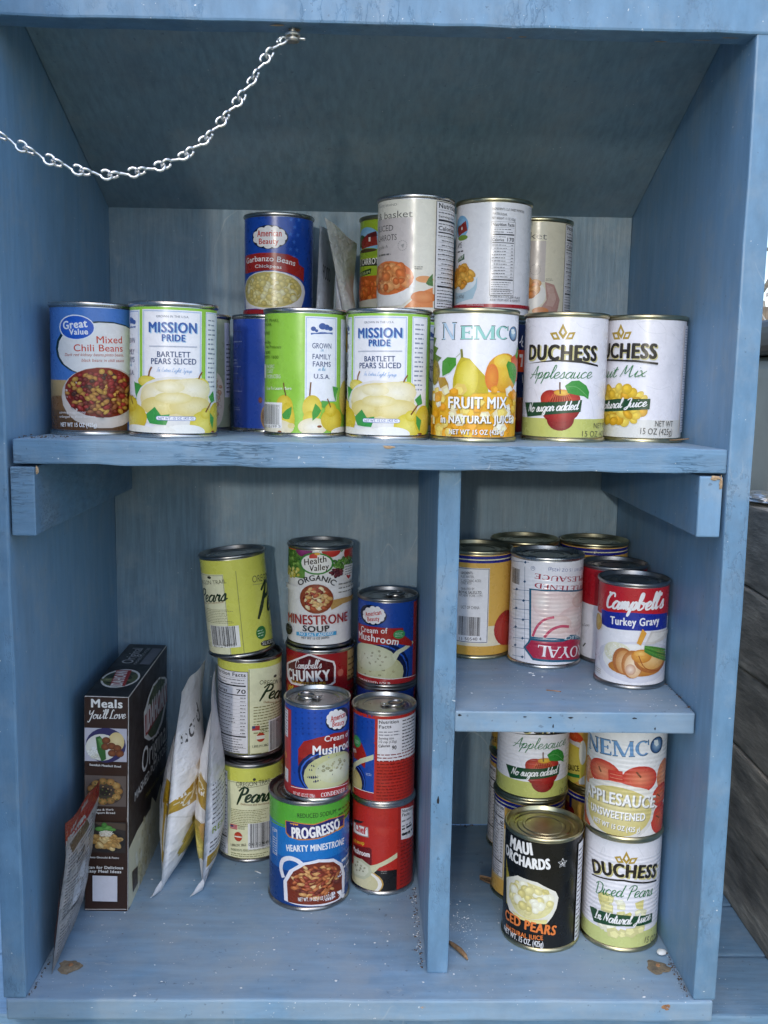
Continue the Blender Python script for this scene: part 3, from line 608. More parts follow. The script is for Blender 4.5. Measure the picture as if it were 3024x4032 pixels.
# printed artwork of every label, millimetres along the wrap and up the can
ART={
'green':('97CE49',[('R','EEF1F8',-0.3,105.8,31.6,32.3),('O','7FA6DA',0.6,104.8,30.1,32.3,0.5),('E','3C5A9C',0,15.4,97.5,3.5,2.8),('E','3C5A9C',0,19.5,96.8,3.2,2.4),('E','3C5A9C',0,23.4,95.7,2.7,1.9),('E','3C5A9C',0,7,95.1,2.3,2),('E','3C5A9C',0,9.8,93.5,1.5,1.3),('L','3C5A9C',1.1,[4.7,91,26,92]),('L','6F8AC0',0.55,[4.9,90.1,15.4,92.5,25.8,90.9]),('T','GROWN','3B4C78',6,78.4,24.6,78.4,4.59,1,0,0),('S','on','4FA0C8',13.6,75.8,16.9,75.8,1.74,0.9,0,0),('T','FAMILY','3B4C78',6.3,69.2,24,69,4.45,1,0,0),('T','FARMS','3B4C78',6.6,62.8,24,62.6,4.46,1,0,0),('S','in the','4FA0C8',11.3,59.1,18.9,59,1.91,0.9,0,0),('T','U.S.A.','3B4C78',7.5,52.5,23.3,51.9,3.99,1,0,0),('T','DIENTS: PEARS,','3D5A1E',-56,101.9,-24.7,100.6,2.54,0,0,0),('T','ER,SUGAR.','3D5A1E',-56,98.2,-34.2,97.6,2.4,0,0,0),('T','TEN FREE','3D5A1E',-56,90.6,-37.2,90.1,2.57,0,0,0),('T','duced By:','3D5A1E',-56,82.4,-35,82,2.57,0,0,0),('T','Coast Producers','3D5A1E',-47.3,78.3,-22.4,77.8,2.71,0,0,0),('T','ox 1600','3D5A1E',-56,73.6,-36.6,73.3,2.58,0,0,0),('T','CA 95241-1600','3D5A1E',-56,69.1,-25.4,69,2.73,0,0,0),('T','PACIFIC','F4F6EE',-43.1,60.6,-30.2,60.7,3.06,0,0,0),('T','COAST','F4F6EE',-43.1,56.3,-32.2,56.4,3.23,0,0,0),('T','PRODUCERS','F4F6EE',-43.1,51.7,-23.1,52.1,3.22,0,0,0),('R','F4F6EE',-56,64.1,-45.4,51.9),('T','Scan To Learn More','F4F6EE',-43.1,41.7,-12.4,42.2,2.57,2,0,0),('E','D2B832','EFDF60',-19.5,27,8.8,10.5),('E','D6BE34','EEDC5A',-16.5,16.6,7.5,14.5),('L','7A5430',1.12,[-20.1,48.2,-19.4,42.3,-17.8,36.7]),('E','EADFB8','F7F3E6',-32.7,8.7,23.1,8),('P','4FA046',[-21.2,20.5,-17,24.7,-11.8,27.6,-12.2,21.6,-13.9,16.7,-17.4,16.2,-20.4,17.3]),('E','8A4A20',0,-23.8,5,2.3,1.1),('E','E6D898',0,-12.2,10.7,3.4,2.4),('E','D8C038','F0E066',6.4,26.7,8.7,11.2),('E','D8C038','EEDC5A',5.1,17,7,7.2),('L','7A5430',1.27,[5,49.1,4.4,42.7,4.1,37.1]),('E','EADFB8','F8F4E8',7.3,10.2,13.5,7.7),('E','8A4A20',0,13,10.4,2.2,1.1),('P','4C9F40',[6.6,15.4,6.2,22.7,9,30.7,12.4,27.5,14.6,24.3,11.6,19.5]),('P','5CAB48',[15,33.2,22.5,32.3,18.7,26.7,15,27.5]),('E','D2B82C','EEDA5C',27.1,16.1,13,10.6),('E','D2B82C','EEDA5C',24.7,25,6.6,6.1),('L','7A5430',1.13,[20.5,34.8,22.3,31.5,24.1,27.1]),('E','F4F3EC',0,40.4,5.1,15.5,4.5),('R','EEF1F8',37.1,104.6,53.5,34.3),('E','DCC860','E8D884',45.7,35.3,10.2,15.6),('P','4C9F40',[26.1,45.7,34.2,44.5,30.9,38.8,30.3,32.3,27.9,37.2]),('R','F4F4F6',-56,30.7,-21.4,8.2),('C',-50.3,28.8,-23.4,11.1),('T','0750 15199 5','444444',-54.6,7.3,-22.7,8.9,2.12,0,0,0)]),
'm1':('9AD04A',[('R','F2F2F7',-27.7,106.2,24.5,4),('O','8FB0DC',-26.6,105.3,23.6,4,0.5),('O','C4D6EE',-25.5,104.5,22.5,4,0.2),('R','F2F2F7',28.9,106.3,48.8,2.9),('O','8FB0DC',29.8,105.7,48.8,2.9,0.4),('F','8E96AA',32,102,43.7,42.5,15),('T','GROWN IN THE U.S.A.','6C7486',-14.3,99.7,12.5,100,1.79,1,0,0),('T','MISSION','A5CBEA',-20.2,86.8,20.6,87.5,8.18,4,0,0),('T','MISSION','3B5FA6',-21.1,87.6,19.6,88.1,8.17,4,0,0),('T','PRIDE','A5CBEA',-8.9,80,10.2,80.1,5.4,4,0,0),('T','PRIDE','34559E',-9.6,80.7,9.5,80.8,5.4,4,0,0),('L','8090B0',0.3,[-20.7,76.3,19.9,76.9]),('L','8090B0',0.2,[-20.7,75.7,19.9,76.3]),('T','BARTLETT','3A4F7C',-13.5,67.5,13.8,67.9,4.52,2,0,0),('T','PEARS SLICED','3A4F7C',-18.8,61.6,19.2,62.2,4.73,2,0,0),('S','In Extra Light Syrup','5FA0DC',-14.1,55.5,15.5,55.2,1.71,0.8,0,0),('E','D9C640','ECDD70',-23.3,47.3,9.5,4.6),('L','8A5A35',1.41,[-18.2,59.1,-20.2,55.5,-21.1,51.2]),('E','E2D45C','EEE48A',21.5,45.5,11.6,5.6),('L','8A5A35',1.33,[25.1,56.3,22.6,52.7,20.7,48.4]),('P','3F9B45',[-38.4,46.8,-30.5,42,-24.2,43.2,-26.9,37.5,-32.9,29.6,-36.5,36.6]),('E','E6E4DE','F6F6F4',0.5,29.7,35.7,22),('E','E4D49A','F4EBC8',1.2,33.3,31.2,16.3),('E','E9DCA6','F6F0D8',-13.5,37.5,15.5,8.9),('E','EADFB0','F7F2DE',15.3,41.3,19.3,9.4),('E','DFCB78','EFE2A2',-10.5,27,18.6,7.9),('E','E0CE82','F1E6B4',16.1,27,19.6,8.4),('E','E4D58E','F4ECC6',0.1,33.8,15.5,5.1),('E','EADFAE','F6F0D4',-3.2,42.9,12.3,4.9),('P','3E9A4A',[-24.3,19.2,-15.4,26.2,-10.1,19.3,-3,20.5,-4.4,15.4,-6,11.3,-13.2,11.5,-20,12.3]),('E','D0B628','EAD95C',-39.4,16.5,16.7,12.2),('E','D0B628','E8D450',-44.8,27.7,11.4,6.8),('L','6B4A2A',1.24,[-45,35.3,-43.2,31.2,-40.3,27.4]),('E','DCC93C','F0E678',26.4,12,13.1,11.4),('E','DCC93C','EEE26E',29.1,21.3,5.7,4.8),('L','7a4a28',1.46,[36.6,31,32.9,26.9,29,22.3]),('E','D2BC34','E6D458',44.6,17.2,11.6,13.2),('P','3E9A4A',[32.8,35.3,39.7,40.4,42.5,32,36.6,30]),('P','3E9A4A',[34.8,21.7,41.4,17.3,39.1,7.3,34.9,14.3]),('E','F1F0E6',0,-34.9,5.3,21.2,5.2),('E','F6F5EE',0,9.7,5.6,18.7,6.4),('E','F2F0E6','FBFAF6',-9.5,5,11.6,5.6),('E','7a3020',0,39.9,5.5,2.9,0.8),('K','F4F5FB','4C6DB0',-14.1,18.5,18.6,15.5),('T','NET WT. 15 OZ. (425 G)','2F4F96',-12.4,15.7,16.6,16.4,2.04,1,0,0)]),
'm2':('copy','m1',-8.2),
'greatvalue':('4B7FCB',[('G','CDB07A','6B4423',-56.1,47.1,30.8,3.3),('G','7a5a34','5A3A20',-56.1,26.4,30.8,3.3),('E','8a6238',0,-32.9,27.5,23.1,6.3),('E','12343A',0,9.4,73.6,46.8,23.9),('E','F0F0EE',0,11,73.1,45.2,23.2),('E','F0F4FA',0,-15.4,91.5,16.5,10.6),('E','1E5BC6','2F6FDA',-15.2,91.5,15.4,9.7),('T','Great','F6F8FC',-27.1,89.7,-4.8,92.2,6.51,4,0,0),('T','Value','F6F8FC',-21.1,85.3,-4.6,86.1,4.69,4,0,0),('T','Mixed','D2462C',2.2,78.8,25.2,79.7,5.98,1,0,0),('T','Chili Beans','D2462C',-17.1,71.6,25.7,72.6,5.75,1,0,0),('T','Dark red kidney beans,pinto beans,','C0502E',-26,67.3,26.5,68.5,2.57,0,0,0.25),('T','black beans in chili sauce','C0502E',-10.5,63,26.7,63.7,2.58,0,0,0.25),('E','D8CCC0','F4F0EC',8.5,33,39.3,26.2),('E','8A2A1C',0,7.2,37.2,34.6,21.3),('B',6.7,37.2,32.9,20.4,95,3.7,2.4,'A82F28 8A2620 C8963C D9A94C 5A3020 9C5A34 B03A30 C98E40 7A2418',3),('T','serving suggestion','F4F0EC',-31.9,18.5,-7.6,19.4,2.09,0,0,0),('T','enlarged to show texture.','F4F0EC',-31.7,15,1,15.9,2.09,0,0,0),('T','NET WT 15 OZ (425g)','F8F8F8',-30.4,7.5,1.3,8,3.56,2,0,0)]),
'chick':('A9AF94',[('R','E8E4F0',36.2,105.5,56.4,33.4),('F','3a3a50',39.6,87.2,56.4,37,12),('E','E6D5C6','EEDFD2',22.3,31.2,12.7,26.5),('B',21.7,31.2,10.3,23.9,40,3,2.3,'E5C9B8 D9A98A EEDCD0 DDB79C',5)]),
'blue':('2E4FB0',[('L','1B2F78',0.53,[-56.4,97,-30.6,96.3]),('L','1B2F78',0.54,[-56.4,52,-28.9,52.3]),('F','B8C4E8',-56.4,89.2,-30,86.1,1),('F','B8C4E8',-56.4,71.2,-39.2,65.8,2),('F','B8C4E8',-56.4,64.7,-30.8,62.7,1),('F','B8C4E8',-56.4,58,-35.2,55.9,1),('F','B8C4E8',-56.4,40.9,-30.5,39,1),('F','B8C4E8',-56.4,25.1,-32.9,21,2),('E','6B3A3A','8a5050',-10.1,31.8,2,2.9),('E','8B6A40',0,-3.2,15.7,6.6,11.9),('E','5a3a28',0,-2.7,15.7,5.8,10.6)]),
'garb':('1B4DB4',[('*','3E74D6',12.5,102.9,2.6),('*','3E74D6',21.6,103.3,2.6),('*','3E74D6',16.7,95.9,2.6),('*','3E74D6',12.1,88.2,2.6),('*','3E74D6',20.5,88,2.6),('*','3E74D6',16.2,80.7,2.6),('*','3E74D6',12.1,73.5,2.6),('*','3E74D6',20,73.1,2.6),('*','3E74D6',16.3,65.9,2.6),('*','123A8C',-22,104.3,2.2),('*','123A8C',-13.9,104.4,2.2),('*','123A8C',-6.6,104.8,2.2),('*','123A8C',43,106.7,2.2),('*','123A8C',36.5,94.5,2.2),('*','123A8C',43.4,84.2,2.3),('*','123A8C',38.7,72.3,2.3),('*','123A8C',47.2,61.9,2.3),('*','123A8C',-35.9,81.4,2.2),('*','123A8C',-38.8,92.8,2.2),('*','123A8C',35,65.3,2.3),('E','101C3C',0,-10.8,84.8,20.4,12.1),('E','F4F2F4',0,-10.6,84.7,16.3,9.2),('E','F4F2F4',0,3.8,84.9,4.6,3.7),('E','F4F2F4',0,1.7,80.5,4.5,3.7),('E','F4F2F4',0,-3.9,77.4,4.6,3.7),('E','F4F2F4',0,-11.5,76.8,4.8,3.7),('E','F4F2F4',0,-19,78.8,5.3,3.7),('E','F4F2F4',0,-23.9,82.8,5.8,3.7),('E','F4F2F4',0,-23.9,87.4,5.8,3.7),('E','F4F2F4',0,-19,91,5.3,3.7),('E','F4F2F4',0,-11.5,92.6,4.8,3.7),('E','F4F2F4',0,-4,92,4.5,3.7),('E','F4F2F4',0,1.7,89.2,4.5,3.7),('T','American','C8302A',-24.1,85.3,2.7,85.5,6.61,2,0,0),('T','Beauty','C8302A',-21.8,77.8,-0.4,77.8,5.7,2,0,0),('P','A82822',[-48.7,50.1,-46.7,67.5,-22,68.9,-6.5,69,9.6,67.8,21.2,64,22.2,58.4,28.9,55.3,28.3,41.1,21.3,45.3,9.7,49.2,-6.5,51.5,-22,50.8,-42.5,49.2]),('T','Garbanzo Beans','F6F4F4',-42.5,59,17,56.5,5.55,2,[-8.9,60.5],0),('T','Chickpeas','F6F4F4',-27,53.8,2.5,52.8,3.33,2,[-11.4,54.1],0),('P','F0EEF2',[-47.6,29.6,30.5,30,28.4,22.3,24.5,13.1,-45.9,12.5]),('E','F4F2F5','FFFFFF',-9.8,31,40.3,19.9),('E','D8C878',0,-11.1,31.5,36.9,18.3),('B',-9.9,31.5,34.5,17.5,85,4.3,3.7,'E6D78A EFE3A2 DCC874 F0E8B8 E2D080',7),('Y','A8242A',7.2,11.6)]),
'carrots':('9DBB2E',[('E','7CB6E0','A8D0EC',-34.9,84.3,21,14.3),('E','2F5A24',0,-45,85,10.9,6.4),('P','8E2A22',[-45.6,84.7,-31,91.6,-19.6,93.2,-17.7,79.5,-43.9,76.7]),('P','5a1a18',[-32.1,91.4,-19.6,93.5,-18.2,88.6,-30.9,87.4]),('R','F0E8E0',-29.8,88,-27,83.6),('E','8FB030',0,-34.4,72.4,21.5,4.9),('E','4a3a24',0,-34,74.7,15.6,2),('P','1C2418',[-55.9,66.7,-16.7,66.3,-16.5,58.6,-54,59.3]),('T','D CARROTS','F4F4F0',-49.2,60.2,-12.7,60.2,6.32,2,0,0),('P','22421A',[-52.8,52.4,-25.1,56.2,-26.4,50.6,-52.2,48]),('T','MEDIUM','C8D8A0',-50,48.9,-27,51.4,2.84,1,0,0),('G','C05A22','A84818',-55.9,48.7,-7.5,22),('B',-32.9,34.4,23,11.3,42,5.4,4.2,'E0702A C85A1E EE8A3E D46524',9),('P','C8C8C0',[-51.8,22.6,-16.7,25.2,-7.6,25.1,-7.4,15.7,-51.2,17.2])]),
'bask':('EDE8D9',[('T','PRITE BRAND','7A7870',-45.1,102.7,-18.7,102.7,2.02,0,0,0),('X','& basket','5C5A54',-46.2,91.3,-2.8,91.6,6.3,0,0,0),('R','CFC5C1',-49.7,91.5,-2.2,34.6),('T','SLICED','4A4846',-48.8,80.7,-22.5,79.9,5.36,0,0,0),('T','CARROTS','4A4846',-47.1,71.5,-18.3,71.2,5.36,0,0,0),('T','grade A','6a6866',-45.6,63.8,-28.6,64.5,3.09,0,0,0),('F','6a6866',-45.5,61.2,-23.2,56.7,1),('Q','8a8684',-12.2,65.8,4.5),('P','a09c98',[-13.9,66.4,-10.2,67.6,-11.5,63.2]),('P','E88B48',[-9.7,8.4,-3.1,14.2,7.2,23.3,18.3,27.6,18.8,9]),('E','EBA264',0,9.9,34.9,8.9,3.2),('E','DD7A34','F0A060',9.2,18.3,12.4,5.8),('P','4E7A32',[11,31.1,13.7,36.3,17.9,40.4,18.5,28.9,13.8,29.3]),('E','F1EFEC','FAF9F7',-27.2,30.5,28.8,21.2),('E','E2793A',0,-28.3,36.3,27.8,15.9),('B',-28.8,36.3,27.3,14.9,44,6.2,4.6,'E8813C F09A55 D96F2C F2A868 E67A34',11),('P','F0EEEB',[-44.9,16.8,-26.5,14.8,-15.4,17.5,-4.7,25.7,1.2,35.9,0.5,27,-3.8,16.7,-11.8,10.3,-44.6,9.6]),('F','7a7870',-0.2,47.3,8.3,43.7,2),('N',19.8,7.9,74.8,107.5,'')]),
'yams':('F1F0F4',[('E','78B4DE','A8D0EC',-37.1,87.7,11.2,10.9),('E','2F5A24',0,-40.6,85.8,4.4,3.9),('P','8E2A22',[-43.9,87.6,-29.9,93,-27.2,83.7,-42.2,79.3]),('R','F0E8E0',-36.8,88,-34.7,85.1),('E','7A9A3A',0,-34.7,77.5,8.1,2.6),('T','AMS','3A3A40',-43.5,67.9,-34.8,68.3,5.51,1,0,0),('F','4a4a50',-43.5,67.3,-30.6,63.4,1),('P','2F5A34',[-42.8,58.4,-30.6,62.1,-30.4,56.9,-42.5,54.4]),('T','SYRUP','F0F4EC',-41.9,55.4,-31.3,58.5,3.15,1,0,0),('P','BBD6E4',[-48.2,27.4,-27.3,28,-17.6,33.4,-14.2,39.8,-14.5,29.4,-18.6,19.2,-46.8,14.6]),('E','E8F0F4',0,-35.8,35.6,20.4,10.5),('B',-36.3,40.7,20,12.1,36,5.5,3.4,'E8A02E F0B548 D88E20 EFAE3C',13),('T','15 oz (425g)','6a6a70',-45.4,19.9,-28.9,20.9,2.91,0,0,0),('T','INGREDIENTS: CUT SWEET POTATOES,','55555A',-1.6,101.4,32.6,100.1,2.14,0,0,0),('T','WATER,SUGAR.','55555A',-1.5,97.1,12.7,96,2.15,0,0,0),('T','NET WEIGHT: 15 OZ (425g)','55555A',-1.6,92.9,21.3,91.9,2.15,0,0,0),('N',-1.9,22.2,21.6,90.6,'170'),('T','STORE IN A COOL,DRY PLACE','55555A',-1.4,20,29.9,19.4,2.07,0,0,0),('T','AWAY FROM HEAT & HUMIDITY','55555A',-1.4,16.9,30.1,16.4,2.07,0,0,0),('Y','B02830',10.8,14),('T','NATURAL GOODNESS','F0E0E0',-24.9,12.8,-7.1,12.1,1.82,0,0,0)]),
'bask2':('E9E2CB',[('X','basket','5C5A54',-27,89.7,9.4,87.5,6.39,0,0,0),('R','CBC0BB',-33.4,86.2,8.9,44.6),('Q','8a8684',-1.3,57.1,5.3),('E','F2F0EC','FAF9F6',-8.9,31.8,19.5,15.8),('B',-9.4,37.5,15.2,10.6,16,7.3,5.6,'E8923E EEA050 E0842E F0A95C',15),('P','C0968C',[9.2,44.6,19.4,42.2,27.4,27.1,24.6,14.9,2.5,13.8,11.4,26.4]),('P','D2B0A4',[10.8,41.9,18.7,39.4,22.7,26.9,18.8,19.6,10.9,20.8,13.6,29.3]),('E','D88A50',0,5.5,15,8.7,4),('F','7a7870',9.8,48.8,18.4,46.1,2),('N',32.2,14.8,87.2,104.7,'')]),
'nemco':('F1F0F6',[('X','N','27433F',-33.2,86.5,-16.2,86.3,14.79,0,0,0),('X','N','C2DCF2',-31.8,86.9,-17.2,86.7,13.76,0,0,0),('X','EMC','27433F',-13.9,86.5,32.5,87.1,11.77,0,0,0),('X','EMC','98D2C8',-13.3,86.8,31.5,87.5,10.85,0,0,0),('E','1E3A4E',0,39.4,92.6,7.5,6.4),('E','2D6A9A','B8DCEC',38.3,92.8,5.7,5.6),('P','E8F0F0',[34.8,96.1,39.4,96.8,42.2,93.3,37.9,92.1,35.4,93]),('G','F4C030','E8A018',-55.6,43,55.8,1.1),('P','5E7A30',[-56.2,96.1,-46.5,97.8,-52.2,89.6,-42.4,88.3,-48.5,82.1,-38.2,79.8,-43.9,74.7,-32.6,71.4,-41,66.2,-56.2,66.3]),('E','8A7A28','C8A838',-45.4,58.9,10.7,11.1),('B',-45.8,58.9,10.3,10,18,1.5,1.5,'B89A30 8a7028 D0B440',4),('P','B8902A',[-38,54.7,-27.5,54.8,-23.8,49.7,-23,45.5,-33.6,45.3]),('P','C8B424',[-11.8,72.3,-4.5,70.7,3.5,62,10,55.4,12.3,42.1,-19.1,41.5,-18.8,53.9,-15.6,65.3]),('E','D8C630','EFE26A',-6.4,54.1,9.6,15.4),('L','7f8038',2.04,[-11.9,78.6,-11.4,75.1,-11.1,71.5]),('P','4E9A34',[-31.6,60.5,-31.1,68.3,-25.3,71.9,-16.5,71.4,-16.3,65.3,-22.2,59,-30.6,55.6]),('L','8aa060',0.41,[-16.5,71.9,-12.9,75]),('E','E09A1C','F8D048',28.4,59.2,19,16.7),('E','D8542A','E8783A',43.8,63.1,12.3,11.7),('E','E0782A','EE9A3A',15,55.5,6.3,11.3),('E','F4C83A','FAE068',26.1,69,9.9,6.2),('P','4E9A30',[29.3,66,31.5,69.4,41.8,67.3,50,62.1,48.4,55.8,43,48.4,34,55.7]),('P','5aa83a',[42.6,74.1,52.5,82.7,56.2,77,48.4,71.1]),('D',-3.2,24.7,47.7,20.7,60,7.2,6,'F6C433 F2A91E FBEBBE F8D870 EFA015 FDF3DC',21),('T','FRUIT MIX','7A6420',-21.7,28.4,31.5,28.9,9.51,3,0,0),('T','FRUIT MIX','FBFBFA',-22.5,28.9,30.7,29.4,9.51,3,0,0),('T','in NATURAL JUICE','7A6420',-29.7,15.6,39,16.3,6.44,3,0,0),('T','in NATURAL JUICE','FBFBFA',-30.6,16.1,37.9,16.9,6.44,3,0,0),('T','NET WT 15 OZ (425 g)','7A6420',-20.5,6.3,28.5,6.7,4.17,2,0,0),('T','NET WT 15 OZ (425 g)','FBFBFA',-21,6.7,27.9,7.1,4.17,2,0,0)]),
'navy':('1B2550',[('L','F0F0F4',1.35,[37.4,98,35.4,92.9,32.3,91]),('L','F0F0F4',1.36,[38.4,93.1,36.2,89.3,39.5,87.2]),('Y','D6491C',62.9,84),('P','F4F0EE',[32.9,79.9,39.8,80.1,39,67.9,35.6,67.9,37.4,76.9,33.1,76.8]),('L','F0F0F4',1.0,[40.6,60.2,40.7,52.3]),('Y','7A4420',15.5,38.2),('Y','6A1C1E',-2.2,15.6)]),
'duA':('F2F0F6',[('Y','C6C96F',-423.4,20.8),('P','B3963A',[-3.2,103.1,1.1,95.1,-2.6,89.5,-6.8,95]),('P','F0EEF0',[-3,98.8,-1.2,95.4,-2.8,93.1,-4.5,95.4]),('P','B3963A',[-14.6,95,-8.5,95.8,-4.9,89.3,-10.9,89]),('P','F0EEF0',[-11.7,93.4,-9.2,93.7,-7.7,91,-10.2,90.9]),('P','B3963A',[2.2,95.4,8,95.9,5.5,89.6,-0.7,89.3]),('P','F0EEF0',[3.1,93.7,5.5,93.9,4.5,91.3,1.9,91.2]),('L','DDDDE2',0.31,[8.3,104.2,12.9,100.2,19.9,99.3]),('L','DDDDE2',0.31,[23.6,102.6,32.5,102.4,23.7,99.4,24.2,91.1]),('L','DDDDE2',0.33,[-48,97.8,-34.8,101.5,-29.5,100.3]),('L','DCDCE0',0.32,[15.4,46.5,26.1,36,30,22]),('L','DCDCE0',0.33,[-41.8,45.4,-29.7,46.7,-23.2,35]),('L','DCDCE0',0.32,[28.1,50.9,39.4,46.7,28.8,40.2]),('E','7E1818','B03028',-2.2,20.6,12.1,10.3),('E','8E1E1C','C03A2E',-3,31.3,18.4,14.9),('E','A42622','D2503C',-11.5,38.1,9.7,7.7),('E','A42622','CC4636',6.3,37.7,8.6,7.7),('E','9A201E','C03028',-2.4,29.2,13,11.7),('L','D89048',0.32,[-9.2,42.4,-12.2,35.4]),('L','D89048',0.32,[-7.7,42.4,-9.9,35.4]),('L','D89048',0.32,[-6.2,42.4,-7.6,35.5]),('L','D89048',0.32,[-4.7,42.5,-5.4,35.5]),('L','D89048',0.32,[-3.2,42.5,-3.1,35.6]),('L','D89048',0.32,[-1.7,42.5,-0.9,35.6]),('L','D89048',0.32,[-0.2,42.6,1.3,35.7]),('L','D89048',0.32,[1.2,42.6,3.5,35.7]),('L','D89048',0.32,[2.7,42.6,5.8,35.8]),('L','D89048',0.32,[4.2,42.7,8,35.8]),('E','D89030','F0CC48',-1.8,43.6,7,2.8),('L','6A4426',1.27,[-3.7,52.6,-3.6,48.3,-3,42.5]),('P','3A943C',[0.6,49.5,6.3,53.8,12.8,54.4,20,50,23.2,44.5,22.6,38.1,18.1,40.7,11.1,41.7,3.5,43.2]),('L','7ab870',0.42,[2.3,48.5,10.8,48.6,21.8,40.2]),('T','DUCHESS','D2C88A',-36.9,71.1,31.3,70.6,12.84,5,0,0),('T','DUCHESS','2A241E',-38.5,72.1,30.1,71.5,12.84,5,0,0),('P','2A241E',[-39.9,68.3,-7.2,72.1,14.2,71.4,32.5,68,32.3,66.5,14.3,69.4,-7.1,70.7]),('S','Applesauce','2F7A46',-34.6,55.3,26.3,56.5,5.29,1.0,0,0),('P','1F4A2C',[-43,33.9,-7.8,35.3,16.4,37.5,15.4,27.2,-7.4,24.8,-36.9,21.2]),('S','No sugar added','F6F6F4',-35.6,25.6,13.7,29.3,3.96,1.7,0,0),('T','NET WT','6A6A4A',30.2,12.8,56.2,12.3,4.59,0,0,0),('T','15 OZ (425g)','6A6A4A',17.8,5.6,56.2,4.7,5.0,0,0,0)]),
'duR':('copy','duA',14.0),
'duF':('F2F0F6',[('Y','E6E5DF',-434,20.6),('P','B3963A',[-22.9,105.3,-18.6,97.7,-21.7,91.7,-26.5,97.9]),('P','F0EEF0',[-22.6,101.1,-20.7,97.9,-22,95.4,-24,98]),('P','B3963A',[-33.4,97.7,-25.9,98.1,-22.7,91.5,-29.9,91.4]),('P','F0EEF0',[-30,95.9,-26.9,96.1,-25.5,93.3,-28.6,93.3]),('P','B3963A',[-17.9,97.9,-11.7,98.3,-14.4,91.6,-20.4,91.5]),('P','F0EEF0',[-16.8,96.1,-14.1,96.3,-15.3,93.5,-17.8,93.4]),('L','DADAE0',0.32,[-7.9,106.3,-0.2,98.8,8.4,96.8,18.4,98.1,12.2,106.4,2.5,107.3,-6.9,106.3]),('L','DADAE0',0.32,[18.4,98.1,19.1,86.4]),('L','DADAE0',0.32,[24.8,97.2,34.9,91.1,44.2,93.6]),('L','DADAE0',0.32,[27.2,103.7,38,99.8]),('L','DADAE0',0.32,[3.4,50.8,15.6,47.7,26.9,50,31.1,37,28.8,26.1]),('B',-21.9,32.9,27.8,19.6,40,6.3,4.8,'F2C531 F6D455 E8B020 F4CE48',23),('T','DUCHESS','D2C88A',-55.5,74.6,12,73.9,12.73,5,0,0),('T','DUCHESS','2A241E',-55.4,75.6,11.2,74.8,12.73,5,0,0),('P','2A241E',[-55.4,69.9,-37.4,74.1,-6.2,73.2,12.5,71.3,12.3,69.4,-6.1,71.6,-37.3,72.6]),('S','Fruit Mix','2F7A46',-55.8,57.1,4,58.8,5.42,1.0,0,0),('P','1F4A2C',[-55.6,34.9,-21.8,38.8,7.4,39.5,7.1,30.3,-21.1,27.8,-55.6,25.3]),('S','In Natural Juice','F6F6F4',-55.7,27.9,5.4,32.9,3.93,1.7,0,0),('T','NET WT','55534E',12.7,15.2,31,14.9,5.02,0,0,0),('T','15 OZ (425g)','55534E',0.3,8.2,30.8,7.5,5.46,0,0,0),('R','E8E8EE',43,104.6,55.4,9.4),('F','6A7698',44.6,102.8,55.4,10.2,40)]),
'dice':('F0EFF5',[('Y','CDD488',-509.1,19.6),('P','B3963A',[3.8,100.9,7.9,93,4.5,88,0.5,92.3]),('P','F0EEF0',[4,96.7,5.7,93.4,4.3,91.3,2.6,93.1]),('P','B3963A',[-6.9,93.7,-1.3,95.5,2.2,89.2,-3.4,88.3]),('P','F0EEF0',[-4.2,92.6,-1.9,93.3,-0.5,90.7,-2.8,90.3]),('P','B3963A',[8.2,94.4,14.9,95,11.9,89,5.9,88.4]),('P','F0EEF0',[9.3,92.9,12.2,93.2,10.9,90.6,8.4,90.4]),('L','DCDCE2',0.39,[-46.1,89.1,-33.6,92.5,-29.1,89.1,-40.8,81.9]),('L','DCDCE2',0.4,[-20.7,92.7,-17.4,100.8,-16.4,95.6]),('L','DCDCE2',0.41,[14.1,105.9,21,94.3]),('L','DCDCE2',0.4,[-42.2,34.5,-27.6,39.5,-22.9,47.3]),('D',6.1,34.4,23.3,17.9,26,8,6.6,'E6E0A0 F0EDC4 D8CF7A F4F2D8 DED68C',25),('P','E0D68C',[14.4,49.8,23.2,52.1,23.2,42.4,16.1,44.2]),('T','DUCHESS','D2C88A',-26.5,69.8,39.4,68.9,12.53,5,[3.8,74.2],0),('T','DUCHESS','2A241E',-27.8,70.5,37.4,70.9,12.52,5,[2.8,75.3],0),('P','2A241E',[-30,68.5,3,72.9,39.9,67.4,40.1,65.7,3,71.2,-29.9,67.4]),('S','Diced Pears','2F7A46',-24.8,51.8,34.4,53.9,6.03,1.0,[3.8,55.4],0),('P','1F4A2C',[-30.3,35.3,-25.6,36.3,4.7,37.5,35.7,35.3,35.5,26.1,5.2,26.6,-24.4,22.8]),('S','In Natural Juice','F6F6F4',-23.7,27.1,33.4,29.9,4.69,1.6,[3.9,28.6],0),('T','15 OZ','55534E',26.7,7.8,43.6,3.8,6.11,0,0,0)]),
